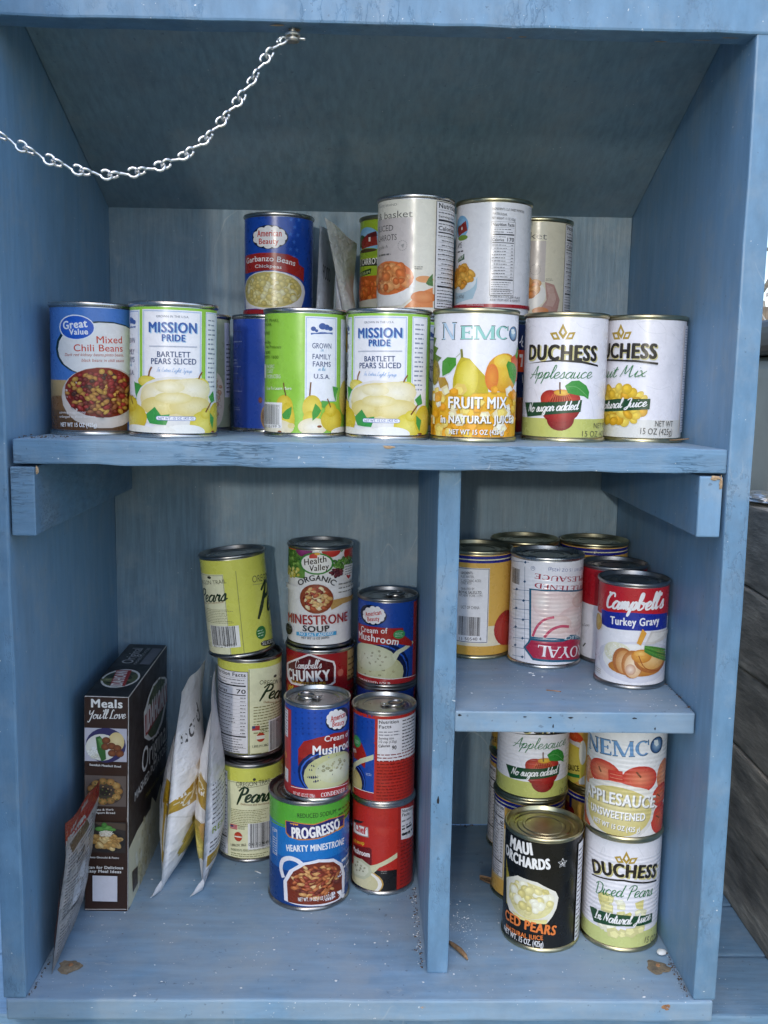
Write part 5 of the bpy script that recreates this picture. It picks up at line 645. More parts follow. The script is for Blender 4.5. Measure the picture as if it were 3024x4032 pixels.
'prog':('1E78C6',[('Y','0E3C82',-457.4,41),('Y','1660AE',41,54.7),('Y','5CB13A',88,133.3),('L','58AC38',1.84,[-49.1,85.3,-33.2,86.4,-24.6,86.7]),('P','C8803E',[-26,93.6,-19.6,94.2,4.5,92.7,20.2,96.1,42.8,94,42.3,79.9,33.5,80.9,8.9,76.7,-10.4,75.5,-21.4,77.1,-25.1,80.4]),('P','282A6C',[-24.9,93,-19,93.4,4.5,91.6,20.2,94.9,41.1,93.3,40.3,81.7,32.4,82.2,8.7,77.9,-10.4,76.9,-20.4,78.4,-24.1,81.2]),('P','E09A3A',[-20.8,91.9,-11.6,92.3,-11.3,90.8,-17.2,90.1]),('P','E09A3A',[27.5,83.3,40.7,82.4,39.7,80.5,30.4,79.5]),('T','PROGRESSO','F8F6F4',-18.1,76.9,35,82.4,11.07,4,[7.3,78.9],0),('T','REDUCED SODIUM','26441E',-12.1,98.8,28.7,99.4,4.72,1,[7.7,99.4],0),('F','3a5a24',32,105.1,60.7,88.8,3),('T','HEARTY MINESTRONE','F4F6F8',-23.5,61.8,41.8,61.8,6.58,3,[5.8,64.4],0),('O','E8ECF4',-45.9,79.7,-37.2,52.3,0.5),('T','120','F4F6F8',-44.9,75.1,-38,77.2,2.52,1,0,0),('F','E0E6F0',-44.9,71.7,-38,53.2,7),('F','DDE4EE',38,50.1,62.9,33.3,2),('L','ECECF4',4.6,[-27.8,32.2,-31.2,41.4,-28.6,50.3,-20.7,54.8,-12.5,54,-7,50]),('P','ECECF4',[-26.6,8.3,-27.7,28.8,-20.6,42.2,-8.1,51.6,9.1,55.1,25.8,52.2,38.9,41.9,44.9,28.4,43.9,8.9,35.6,2.3,9.5,5.3,-12.3,6.5]),('P','7A3018',[-22,8,-23.4,28.9,-16.1,41.5,-3.7,49.9,10.2,51.8,25.8,48.7,34.9,41,39.9,29.5,39.9,12,33,5.8,9.5,6.8,-10.1,7.6]),('B',8.2,30.9,28.8,18.9,64,5.3,2.3,'A8482A C87840 7A3018 D8A060 B05A30 E0B880 94381E C86A38',55),('T','NET WT. 19 OZ (1 LB 3 OZ) 538g','F8F8F8',-10.6,11.4,27,11.4,3.92,1,[8.3,11.8],0),('P','F4F4F6',[30.6,14.4,37.5,14.3,36.9,9.9,43,7.6,40.5,1.8,35.5,8.2])]),
'maui':('14120F',[('P','AFA038',[-44.7,80.4,-39.3,69.1,-34.2,61.9,-35.8,35.8,-40.2,34.8]),('T','MAUI','F6F6F4',-37.2,95,-9,95.8,11.32,5,[-21.8,94.3],0),('T','ORCHARDS','F6F6F4',-47.1,83.3,8,84.2,10.01,5,[-16,81.9],0),('*o','F0F0F0',19.3,88.7,4.9),('T','K','F0F0F0',18,87.2,21.4,86.1,3.02,2,0,0),('P','E8E6D8',[-41.8,60.5,-24,70.7,-4.1,69.8,13.6,61.3,16.6,54.9,15,44.4,11.3,36.4,6.3,29.6,-7.8,29.1,-23.8,29.1,-34,31.1,-39.3,38.2]),('E','E4DC9C','F0EAC0',-11.3,49.6,23.9,17.5),('B',-12,52,24.6,16.1,54,6,5.2,'EFE6A8 F4EFC8 E2D68A F8F4DA EAE0A0',57),('P','E6DC96',[-29.4,33.5,-17.6,32.3,-6.6,32.2,6.8,33.8,5.7,29.6,-7.8,29,-22.1,29.1]),('T','CED PEARS','E8803A',-39.1,20.2,14.5,18.1,9.36,4,[-11.5,20.9],0),('T','NATURAL JUICE','E8803A',-36.7,11.5,3.4,13.5,4.41,3,[-14.6,12.1],0),('T','NET WT. 15 OZ. (425g)','F4F4F4',-40.6,7.3,3.9,6.6,5.52,1,[-14.4,6.3],0),('R','E4E4EA',39,102.6,55.8,3.9),('F','4a4a50',39.9,98.1,55.8,6.7,20)]),
'roy60':('DFB054',[('Y','1C2284',100.5,107.5),('Y','E6E0B8',103.3,104.4),('G','E9DDBE','E0C890',-46.9,77.4,-20.7,21.1),('N',-50.8,23.1,-26.8,101.1,'60')]),
'royLL':('DFB054',[('Y','1C2284',100.5,107.5),('Y','E6E0B8',103.3,104.4),('N',-56.6,5,-32.6,95.9,'')]),
'royLU':('C8A040',[('T','APPLESAUCE','1a1a14',-56.5,8,-10.7,16.6,5.74,3,0,0),('P','2E7A3E',[-56.5,3,-34.8,7.4,-34.6,2.6,-56.5,-3.3])]),
'sauceD':('DFB054',[('Y','1C2284',100.5,107.5),('Y','E6E0B8',103.3,104.4),('E','A82020',0,-41.6,86.7,14.2,6.6),('R','1C2284',-36.5,102.8,-32.1,89.4)]),
'sauce':('D8A850',[('E','E0CC50','EADC74',-36.3,25.7,19.6,21.9),('E','F0F0E8',0,-20.2,40.8,4.3,13.1),('R','1C2680',-52,48.8,-22.2,49),('R','E0E0E8',-41.9,44.8,-23.6,50.1),('E','C83A20','E0703A',-38,54.9,17.8,6.1),('T','APPLESAUCE','1a1a14',-55.5,10.9,-22.7,19.9,5.73,3,0,0),('P','2E8A48',[-44,11.2,-22.5,16.2,-22.3,12.6,-43.6,7.7]),('P','E4E4E0',[-23.5,9.9,-16.4,17.4,-15.9,7.8,-22.4,5.8]),('T','15 OZ. (425g)','3a3020',-55.8,-6.7,-20,2.1,4.41,1,0,0)]),
'hid1':('copy','m1',60),
'hid2':('copy','m1',60),
'hid3':('copy','m1',60),
'hid4':('copy','m1',60),
'hid5':('copy','chunky',0),
'box_front':('3A2216',[('L','CFC6BC',0.7,[1,224.8,15.7,225,27.6,224.8,44.6,224.5]),('L','CFC6BC',0.9,[1.3,224.7,1.4,221.9]),('L','C8BEB4',1.0,[44.3,224.2,44.1,218.6,44.2,216.3]),('L','C8BEB4',0.7,[44.1,212.3,43.7,198.2,43.5,195.1]),('L','C8BEB4',0.8,[43,184.1,42.8,179.3]),('L','B8AEA4',0.5,[42.8,144.5,42.5,99.5]),('L','B8AEA4',0.7,[42.3,99.5,42.5,94.7]),('L','C8BEB4',0.8,[-1.1,2.1,4.8,1.9,41.7,2.9]),('T','Meals','F6F2EC',7,211.8,37.4,211.8,8.2,4,0,0),('S',"You'll Love",'F6F2EC',3.7,200.1,41.1,201.3,4.4,1.25,0,0),('R','C6C2CC',0.7,190.9,41.6,157.1),('E','3A3462',0,21.2,173.6,19.5,17.7),('E','E6E2D4','F2F0E8',17.2,171.4,15.6,13.6),('E','E0C688','ECD8A4',31.4,177.4,7.8,9.8),('B',11.9,165.7,9.9,7.3,24,2.5,1.7,'F0EEE4 E0DCC8 F6F4EC',3),('P','3A6A30',[11.5,181.5,15.7,183.2,20.2,177,21.7,159.7,17.2,157.2,13.4,167.3]),('P','5A8A44',[13.4,180,17.2,180.9,19.4,172.3,15.7,170.6]),('E','6A3820','9A5A34',21.7,178.7,4.1,3.5),('E','6A3820','9A5A34',20.9,172.3,4.1,3.5),('E','6A3820','9A5A34',26.9,173.1,4.1,3.5),('E','6A3820','9A5A34',32.5,171.1,4.1,3.5),('E','6A3820','9A5A34',27.4,165.9,4.1,3.5),('E','6A3820','9A5A34',34.9,165.6,4.1,3.5),('T','Swedish Meatball Bowl','F6F2EC',5.4,152.5,36,151.4,2.2,2,0,0),('R','6A5C54',0.3,142.8,41.1,111.1),('E','4a3c34',0,20.5,126.2,18.1,13.8),('E','8A6030','C89A58',33.8,126.9,4.2,3.5),('E','9A7038','D0A864',31.7,121.1,4.2,3.5),('E','7A5A30','B88C50',26,117.1,4.2,3.5),('E','8A6030','C89A58',18.6,116,4.2,3.5),('E','9A7038','D0A864',11.8,118.2,4.2,3.5),('E','7A5A30','B88C50',7.7,123.1,4.2,3.5),('E','8A6030','C89A58',7.7,129.1,4.2,3.5),('E','9A7038','D0A864',11.8,134.2,4.2,3.5),('E','7A5A30','B88C50',18.6,136.9,4.2,3.5),('E','8A6030','C89A58',26,136.3,4.2,3.5),('E','9A7038','D0A864',31.6,132.6,4.2,3.5),('E','2a2220',0,20.5,126.2,5.4,4.2),('B',20.5,126.5,15.9,12.8,30,1.1,0.8,'5A6A30 4a5a28 C8A868',8),('T','Potato & Herb','F6F2EC',7.4,106.5,29,107.2,2.1,2,0,0),('T','Pull Apart Bread','F6F2EC',5,103.4,30.5,103.8,2.1,2,0,0),('R','3A302C',5,95.2,40.9,63.1),('P','5a4a3c',[6.5,95.2,40.8,93.8,40.8,86.5,15.6,91.5]),('E','2a2626',0,23.2,74.6,17.1,11.4),('B',23.2,75.5,15.8,9.7,34,4.2,2.9,'D8B070 C89A54 E6C88A B88A48',9),('B',21.7,83.5,7.6,3.6,26,2.3,0.8,'F0E8D8 E4D8C0',10),('E','4E8A3A','6EA850',16.4,88.2,5.2,2.4),('E','4E8A3A','7AB45C',23.2,89.3,4.9,2.6),('E','3E7A30','5E9A44',20.2,92.1,2.7,2.9),('E','4E8A3A','6EA850',27.8,87.8,4,1.6),('T','Potato Gnocchi & Pesto','F6F2EC',3.1,57.5,34.7,57.4,2.1,2,0,0),('R','DDDBE2',8.7,39.1,33.1,12),('T','Scan for Delicious','F6F2EC',2.1,46.3,39,46.6,3.0,3,0,0),('T','Easy Meal Ideas','F6F2EC',3.3,42.4,37,42.4,3.0,3,0,0)]),
'box_side':('2A1A12',[('P','E6DFBE',[1.3,65.7,38,67.7,73.9,64.5,100.6,62.6,108.2,72.6,128.8,56.9,153.7,68,173.6,49.8,171.8,6.6,131,-7.1,68.2,-4.5,12,0.2,0.2,3.7]),('B',77.7,25.1,53.1,44.7,34,5.4,6.1,'EEE8CC DCD2A4 D8CCA0 F0ECD8 E4D49C',12),('P','4A3420',[14.8,34.7,38.7,28.7,39.1,9.6,18.5,10.8]),('P','EDEAE6',[186.1,180.8,170.6,189.4,140.5,198.6,106.6,201,84,194.8,72.3,188.3,63,185.2,65.8,156.4,88.3,144.9,126.2,135,157.8,139.5,176.6,152.3,181.5,161.8]),('P','55603A',[170.7,186.6,142.2,195.9,112.2,197.5,90,192.8,81.3,183.8,82,154.5,98.3,144.2,122.1,139.3,149.2,143.6,169.3,156.7]),('B',125.4,189.9,32.6,10.7,14,2.5,3.2,'3A4426 6A7448 8A8E60 2a301c',13),('P','A82A26',[68.1,180,81.4,180.4,180.8,178.4,183.5,156.4,79,155.6,70.2,156.5]),('T','IDAHOAN','F0ECEA',74.5,159.4,178.1,157,26,4,0,0),('T','Original','E6E2DE',53.7,120.8,183.7,110.6,26,1,0,0),('T','MASHED POTATOES','E0DCD8',22.3,106.1,184.2,97.7,9.5,2,0,0),('T','Made with Real Potatoes','A89A3A',73.4,86.5,185.2,75.4,5,0,0,0)]),
'box_top':('201A1A',[('E','EDEAE6',0,21.4,57.4,18.8,30.8),('E','55603A',0,21.4,57.1,16.9,26.3),('B',21.4,56.9,14.4,22.6,18,12.3,7,'3A4426 6A7448 8A8E60 2a301c',14),('P','A82A26',[16.7,32.3,10.8,83.4,26.5,84,31.7,32.4]),('T','IDAHOAN','F0ECEA',28.6,32.1,22.9,81.4,11,4,0,0),('T','Original','C8C8CC',20.8,108.3,20.2,167.1,12,1,0,0),('T','MASHED POTATOES','B8B8BC',26.1,105.4,28,168.8,3.4,1,0,0),('P','74747E',[29.3,106.3,30.4,168.3,41.5,167.9,40.5,105.2])]),
}
# ------------------------------------------------------------------ the cabinet
M_V = paint('fill-lit blue paint on upright boards', (5, 5, 0.7), 30, 0.12, 0.6, 0.15, 0.065, base=INNER_LIT, blot=0.4)
M_FRONT = paint('blue paint on front edges', (1.5, 1.5, 0.6), 40, 0.35, 0.9, 0.15, 0.14, 0.42, cracks=0.35)
M_SHELFEDGE = paint('blue paint on rough shelf edge', (0.5, 3, 6), 26, 0.75, 0.8, 0.25, 0.14, 0.5, cracks=0.18)
M_BACK = paint('fill-lit blue grey paint on plywood back', (11, 11, 0.8), 24, 0.5, 0.2, 0.25, 0.15, 0.5, marks=0.2, base=(0.155, 0.255, 0.34), blot=0.5)  # greyer than the sides, base lightened in place of fill light at the back
M_CEIL = paint('fill-lit blue paint on plywood ceiling', (8, 2, 2), 24, 0.25, 0.3, 0.3, 0.14, 0.46, marks=0.4, base=(0.205, 0.32, 0.4), blot=0.5)  # base colour raised to stand in for light bounced onto the ceiling
M_FLOOR = paint('fill-lit blue paint on dusty floor', (0.8, 5, 5), 18, 0.22, 1.2, 0.65, 0.14, 0.48, base=(0.168, 0.308, 0.465), blot=0.45)  # real dust, plus base and dust lightened to imitate more light on the boards
M_WOOD = speckle('bare broken wood', [(0.3, (0.30, 0.19, 0.10)), (0.7, (0.58, 0.42, 0.26))], 160, 0.8, (1, 1, 6))
ZF, ZS, D, W = -478.9, -231.7, 334.0, 577.5
cab = empty('pantry_cabinet', (W/2, 0, ZF-20), 'blue painted wooden pantry cabinet with open front and sloping inside ceiling', 'cabinet')
def part(name, bm, mat, label=None, smooth=False, angle=None, parent=None):
    o = from_bm(name, bm, mat, None, smooth, angle)
    # geometry is in world millimetres: keep it there under the thing's base
    p = parent or cab
    o.parent = p; o.matrix_parent_inverse = Matrix.Translation(Vector(CABLOC)*MM).inverted()
    return tag(o, label)
CABLOC = (W/2, 0, ZF-20)
CP = lambda o: o
def sub(name, bm, mat, parent, label=None, **k):
    o = from_bm(name, bm, mat, None, **k); o.parent = parent; return tag(o, label)
def board(name, a, mat, bev=1.6, label=None, cuts=0, wob=0.0, rnd=1):
    return part(name, box_bm(*a, bev=bev, cuts=cuts, wob=wob, rnd=rnd), mat, label)
sideL = board('side_panel', (-19.5, 0, ZF, 0, 356, 412), M_V, 1.8, cuts=18, wob=0.45, rnd=3)
sideR = board('side_panel', (W, 0, ZF, W+19.5, 356, 412), M_V, 1.8, cuts=18, wob=0.45, rnd=4)
# front edges carry smoother paint, left darker than the inside lightened for fill light
divd = board('divider', (346.8, 37, ZF+0.2, 366, D-0.5, -21.2), M_V, 1.6, cuts=14, wob=0.4, rnd=15)
for o in (sideL, sideR, divd):
    o.data.materials.append(M_FRONT)
    for p in o.data.polygons:
        if p.normal.y < -0.7: p.material_index = 1
board('back_panel', (0.2, D, ZF, W-0.2, D+12, 236), M_BACK, 0.6)
board('floor_panel', (-17, -1.5, ZF-19.6, W+17, D, ZF-0.05), M_FLOOR, 2.2, cuts=22, wob=0.5, rnd=6)
board('top_rail', (-19.5, -1.2, 316.7, W+19.5, 25, 420), M_FRONT, 2.0, cuts=24, wob=0.5, rnd=8)
# ceiling: falls from behind the rail to the top of the back
ang = math.atan2(366.7-233.2, 0-334)
cb = box_bm(0.3, 0, 0, W-0.3, math.hypot(346, 138), 12, bev=0.5)
bmesh.ops.transform(cb, matrix=Matrix.Translation(Vector((0, 6, 364))*MM) @ Matrix.Rotation(-math.atan2(133.5, 334), 4, 'X'), verts=cb.verts[:])
part('ceiling_panel', cb, M_CEIL)
# sloping roof outside, overhanging a little at the back
rb = box_bm(-45, 0, 0, W+45, 440, 10, bev=1)
bmesh.ops.transform(rb, matrix=Matrix.Translation(Vector((0, -4, 421))*MM) @ Matrix.Rotation(-0.05, 4, 'X'), verts=rb.verts[:])
part('roof', rb, M_FRONT)
# main shelf, a little lower at the back
sb = box_bm(4.5, 2.5, -20.3, W-0.4, D-0.5, 0, bev=1.4, cuts=26, wob=0.7, rnd=11)
for v in sb.verts: v.co.z -= 0.016*(v.co.y-100*MM)
part('shelf', sb, M_SHELFEDGE, 'full width shelf with rough cracked front edge')
sh_top = bpy.context.scene.objects['shelf'] if 'shelf' in bpy.context.scene.objects else None
sh_top.data.materials.append(M_FLOOR)
for p in sh_top.data.polygons:
    if p.normal.z > 0.7: p.material_index = 1
board('cleat', (2.2, 2, -76.5, 21.6, D-6, -20.9), M_SHELFEDGE, 1.2, 'bracket strip with coarse end grain', cuts=6, wob=0.4, rnd=13)
board('cleat', (555.6, 2, -70.5, 574.2, D-6, -20.9), M_V, 1.2, cuts=6, wob=0.4, rnd=14)
board('small_shelf', (366.2, 36.5, ZS-19.3, W-1.2, D-0.5, ZS), M_FLOOR, 1.5, 'short shelf between divider and side', cuts=12, wob=0.5, rnd=16)
# worn patches round two nails in the floor, broken wood and chipped spots
def patch(name, x, y, z, rx, ry, mat, seed, lab=None, ax='z', h=0.8):
    rr = random.Random(seed); bm = bmesh.new(); n = 26; rings = []
    for k, (f, hh) in enumerate(((1, 0.02), (.93, .25), (.75, .7), (.45, .9), (.2, .75))):
        ring = []
        for i in range(n):
            a = 2*math.pi*i/n; q = f*(1+.13*math.sin(3*a+seed)+.08*math.sin(5*a+seed*2)+rr.uniform(-.1, .1)*(1 if k < 2 else .5))
            d = (rx*q*math.cos(a), ry*q*math.sin(a), h*hh*rr.uniform(.7, 1.15))
            ring.append(bm.verts.new(Vector((x+d[0], y+d[1], z+d[2]) if ax == 'z' else (x+d[0], y-d[2], z+d[1]))*MM))
        rings.append(ring)
    for a, b in zip(rings, rings[1:]):
        for i in range(n): bm.faces.new((a[i], a[(i+1) % n], b[(i+1) % n], b[i]))
    bm.faces.new(rings[-1])
    o = part(name, bm, mat, lab, True, 50); return o
M_PATCH = speckle('weathered filler', [(0.25, (0.09, 0.085, 0.075)), (0.55, (0.21, 0.17, 0.11)), (0.8, (0.33, 0.31, 0.27))], 170, 0.9, bump=0.9)
M_RUST = speckle('rusty steel', [(0.3, (0.16, 0.07, 0.03)), (0.7, (0.42, 0.22, 0.10))], 300, 0.75)
for x, y, s in ((23.5, 45, 1), (560, 47.5, 2)):
    patch('worn_patch', x, y, ZF, 10.5, 10, M_PATCH, s, 'brown worn patch round a nail')
    bm = lathe_bm([(0, 1.7), (1.6, 1.6), (2.1, 0.9), (2.1, 0.2)], 14); bmesh.ops.translate(bm, vec=Vector((x+1, y+2, ZF))*MM, verts=bm.verts[:])
    part('nail_head', bm, M_RUST, smooth=True, angle=40)
patch('chipped_spot', W-24, -1.6, ZF-5.5, 5.2, 3.6, M_RUST, 5, 'chipped brown spot on the front edge', 'y', .4)
patch('chipped_spot', 342, -1.6, ZF-6.5, 3.2, 1.5, M_WOOD, 6, ax='y', h=.4)
patch('chipped_spot', 303.5, 2.4, -2.6+1.6, 4.6, 1.3, M_WOOD, 7, ax='y', h=.5)
for x, z, a, b, s in ((568, -22, 4.2, 2.0, 8), (572.8, -26, 1.4, 5.5, 9)): patch('chipped_spot', x, 1.9, z, a, b, M_WOOD, s, ax='y', h=1.2)
patch('chipped_spot', 23.5, 1.9, -23.6, 1.3, 3.2, M_WOOD, 21, ax='y', h=.4)
for k, (x, y, a, b) in enumerate(((214, 5, 6, 2), (402, 17, 4, 1.6), (392, 20, 3, 1.2), (510, 20, 6, 1.2), (540, 15, 10, .8), (560, 8, 8, 1), (226, 14, 5.5, 3.6))):
    bm = bmesh.new(); rr = random.Random(k+30); vs = [bm.verts.new(Vector((x+a*math.cos(t*.6)*rr.uniform(.6, 1.1), y+b*math.sin(t*.6)*rr.uniform(.6, 1.1), 316.35))*MM) for t in range(10)]
    bm.faces.new(vs[::-1]); part('chipped_spot', bm, M_WOOD)
# nail holes and dents in the front edges (dark, a few millimetres)
M_DARK = new_mat('dark hole', (0.012, 0.012, 0.014), 0.9)[0]
for x, y, z, a, b, s in ((353.2, 36.6, -314, 1.1, 3.4, 41), (452, 36.1, ZS-13, .6, 1.6, 42), (541.5, 36.1, ZS-14.5, .6, 1.2, 43), (467, 36.1, ZS-5.2, 2.2, .7, 44), (427, 36.1, ZS-4.8, 1.6, .5, 45), (370, 36.1, ZS-3.8, 1.6, .9, 46), (523, 36.1, ZS-5.2, 2, .6, 47), (449, 36.1, ZS-5.2, 1.4, .6, 48)):
    patch('dent', x, y, z, a, b, M_DARK, s, ax='y', h=.12)
# the door on the left, swung open past the edge of the side
dr = box_bm(-36, -470, ZF-10, -21.5, -6, 400, bev=2)
part('door', dr, M_FRONT, 'cabinet door swung wide open on its hinged side')
# ------------------------------------------------------------------ chain and its screw
M_STEEL = metal('zinc plated wire', (0.85, 0.85, 0.83), 0.34, rusty=False)
M_SCREW = metal('worn screw steel', (0.5, 0.48, 0.44), 0.42)
CH = [(218.5, 12.6, 309.8), (206.9, 7.7, 296.8), (200.1, 5.4, 284.6), (191.7, 2.4, 271.0), (183.2, -.6, 257.5), (173.2, -4.1, 244.7), (163.2, -7.6, 231.9), (151.6, -11.6, 220.7), (138.5, -16.2, 211.2), (124, -21.3, 205.6), (109.7, -26.3, 200.6), (94, -31.8, 197.6), (77.2, -37.7, 198.6), (60.7, -43.4, 202.9), (43.9, -49.3, 209.5), (26, -55.6, 218), (8, -62, 227.5), (-9.5, -68, 238)]
chain = empty('safety_chain', CH[0], 'thin zinc wire chain hanging in a slack curve from the top rail', 'chain')
CHL = Vector(CH[0])
path = catmull([(p[0], p[2]) for p in CH], 10); py = np.interp([p[0] for p in path][::-1], [p[0] for p in CH][::-1], [p[1] for p in CH][::-1])[::-1]
P3 = [Vector((p[0], y, p[1])) for p, y in zip(path, py)]
seg = [0]
for a, b in zip(P3, P3[1:]): seg.append(seg[-1]+(b-a).length)
def at(d):
    i = max(0, min(len(seg)-2, int(np.searchsorted(seg, d))-1)); t = (d-seg[i])/max(1e-6, seg[i+1]-seg[i]); return P3[i].lerp(P3[i+1], t)
PITCH = 20.0; nlink = int(seg[-1]/PITCH)
for k in range(nlink):
    a, b = at(k*PITCH), at((k+1)*PITCH); t = (b-a).normalized(); mid = (a+b)/2
    h1 = t.cross(Vector((0, 1, 0))).normalized(); h2 = t.cross(h1).normalized()
    tw = math.radians(24+random.Random(k).uniform(-12, 12)); n1 = h1*math.cos(tw)+h2*math.sin(tw); n2 = -h1*math.sin(tw)+h2*math.cos(tw)
    L = PITCH/2+1.15; pts = []
    # a figure of eight of bent wire, its two eyes at right angles
    for i in range(11):
        th_ = math.radians(-150+i*31.5); pts.append(mid-t*(L-4.0)-t*4.0*math.cos(th_)+n1*3.9*math.sin(th_))
    pts.append(mid-t*2.2+n1*1.0); pts.append(mid); pts.append(mid+t*2.2+n2*1.0)
    for i in range(11):
        th_ = math.radians(165-i*31.5); pts.append(mid+t*(L-4.0)+t*4.0*math.cos(th_)+n2*3.9*math.sin(th_))
    bm = tube_bm([p-CHL for p in pts], 1.1, 7)
    from_bm('chain_link', bm, M_STEEL, chain, True)
scr = empty('mounting_screw', (225, 12.5, 316.7), 'steel screw with washer driven into the underside of the top rail', 'screw')
from_bm('screw_head', lathe_bm([(0, -10.4), (2.0, -10.4), (4.6, -9.6), (5.4, -8.2), (5.4, -7.4), (2.0, -6.8)], 24), M_SCREW, scr, True, 40)
from_bm('washer', lathe_bm([(2.0, -3.4), (5.6, -3.4), (6.0, -4.3), (5.6, -5.3), (2.0, -5.3)], 24), M_STEEL, scr, True, 40)
from_bm('shank', lathe_bm([(2.6, -7.2), (2.4, 0.3)], 12), M_SCREW, scr, True)
from_bm('wire_hook', tube_bm([(0, 4.0, -6), (-4, 2, -6), (-8, 0, -6), (-10, -.5, -9), (-8, 0, -11.5)], 1.1, 7), M_STEEL, scr, True)
from_bm('wire_end', tube_bm([(0, 4.0, -6), (4, 2.5, -6), (9.5, -1, -7.5)], 1.1, 7), M_STEEL, scr, True)
# ------------------------------------------------------------------ cans
STEEL = metal('tinned steel', (0.56, 0.55, 0.53), 0.27)
GOLD = metal('gold lacquered steel', (0.50, 0.46, 0.30), 0.30)
DARK = metal('dull tinned steel', (0.36, 0.355, 0.35), 0.30)
METALS = {'s': STEEL, 'g': GOLD, 'd': DARK}
PR = {'p': printed('printed paper label', 0.26, paper=0.14, crease=0.08), 'r': printed('printed paper label over ribbed steel', 0.25, ribs=0.5, paper=0.28, crease=0.08), 'c': printed('creased paper label', 0.33, paper=0.3, crease=0.5)}
# knocks in some of the cans: along the wrap, height, depth, half width, half height (mm)
DENTS = {'C1': [(-14, 66, 1.7, 8, 10), (6, 30, 1.3, 9, 6), (18, 78, 1.2, 6, 9), (-4, 48, .8, 16, 3)], 'greatvalue': [(-20, 30, 1.2, 9, 12)], 'orB': [(14, 76, 1.3, 10, 8)], 'B1': [(-16, 60, 1.2, 8, 11), (12, 28, .9, 12, 4)],
         'B2': [(2, 74, 1.0, 12, 5)], 'prog': [(30, 22, 2.0, 10, 9), (-10, 96, .9, 14, 5)], 'blue': [(-14, 60, 1.4, 10, 14)], 'garb': [(22, 70, 1.3, 9, 12)], 'A1': [(14, 40, 1.1, 9, 7)], 'green': [(-16, 40, 1.1, 9, 13)], 'duF': [(30, 60, 1.1, 9, 14)]}
_cm = {}
def can_meshes(R, H, mk, tab, dented=False):
    key = (R, H, mk, tab, dented)
    if key in _cm: return _cm[key]
    b = R-1.45
    body = [(0, 2.6), (R-4, 2.6), (R-2.6, 0.6), (R-1.2, 0.0), (R-0.3, 0.5), (R, 1.2), (R, 2.7), (R-0.5, 3.5), (b-0.1, 4.1), (b, 4.8), *([(b-2.6, 7), (b-2.6, H-7)] if dented else []), (b, H-4.8), (b-0.1, H-4.1), (R-0.5, H-3.5), (R, H-2.7), (R, H-1.2), (R-0.3, H-0.5), (R-1.1, H)]
    bm = lathe_bm(body, 80); me1 = bpy.data.meshes.new('can_body'); bm.normal_update(); bmesh.ops.recalc_face_normals(bm, faces=bm.faces[:]); bm.to_mesh(me1); bm.free()
    dp = 3.6
    lid = [(R-1.1, H), (R-1.9, H-0.5), (R-2.6, H-dp*.8), (R-3.2, H-dp-.9), (R-4.4, H-dp-1.1), (R-5.4, H-dp), (R-9, H-dp+.1), (R-10, H-dp-.8), (R-12, H-dp-.9), (R-13, H-dp), (R-17, H-dp), (R-17.8, H-dp+.7), (R-19.6, H-dp+.7), (R-20.4, H-dp), (0, H-dp+.05)]
    if tab: lid = [(R-1.1, H), (R-1.9, H-0.5), (R-2.6, H-dp*.8), (R-3.2, H-dp-.9), (R-4.2, H-dp-1.0), (R-5.0, H-dp), (R-6.4, H-dp), (R-6.8, H-dp+.35), (R-7.4, H-dp+.35), (R-7.8, H-dp), (R-11.5, H-dp-.1), (R-12.2, H-dp-.8), (0, H-dp-.8)]
    bm = lathe_bm(lid, 80); me2 = bpy.data.meshes.new('can_lid'); bm.normal_update(); bmesh.ops.recalc_face_normals(bm, faces=bm.faces[:])
    for f in bm.faces:
        pass
    bm.to_mesh(me2); bm.free()
    for me in (me1, me2):
        for p in me.polygons: p.use_smooth = True
        me.set_sharp_from_angle(angle=math.radians(38)); me.materials.append(METALS[mk])
    me3 = None
    if tab:
        bm = bmesh.new(); z = H-dp+1.1
        ring = [(11.5+8.5*math.cos(a)*1.0, 7.2*math.sin(a), z+.9*math.cos(a)) for a in [2*math.pi*k/28 for k in range(28)]]
        tube_bm(ring, 1.25, 8, bm, closed=True)
        for (x0, x1, wd) in ((-3.5, 4.2, 5.4),):
            box_bm(x0, -wd, z-.5, x1, wd, z+.35, bev=.4, bm=bm)
        lb = lathe_bm([(0, z+1.1), (2.0, z+1.0), (2.4, z+.3), (2.4, z-1.2)], 16); tm = bpy.data.meshes.new('t'); lb.to_mesh(tm); lb.free(); bm.from_mesh(tm)
        me3 = bpy.data.meshes.new('pull_tab'); bm.normal_update(); bm.to_mesh(me3); bm.free(); me3.materials.append(METALS[mk])
        for p in me3.polygons: p.use_smooth = True
        me3.set_sharp_from_angle(angle=math.radians(40))
    _cm[key] = (me1, me2, me3); return _cm[key]
def art_of(k):
    v = ART[k]
    if v[0] == 'copy':
        b, l = art_of(v[1]); return b, [(c, d+v[2]) for c, d in l]
    l = [(v[1], 0.0)]
    if k == 'm1': l = [(ART['green'][1], -63.0)] + l
    return v[0], l
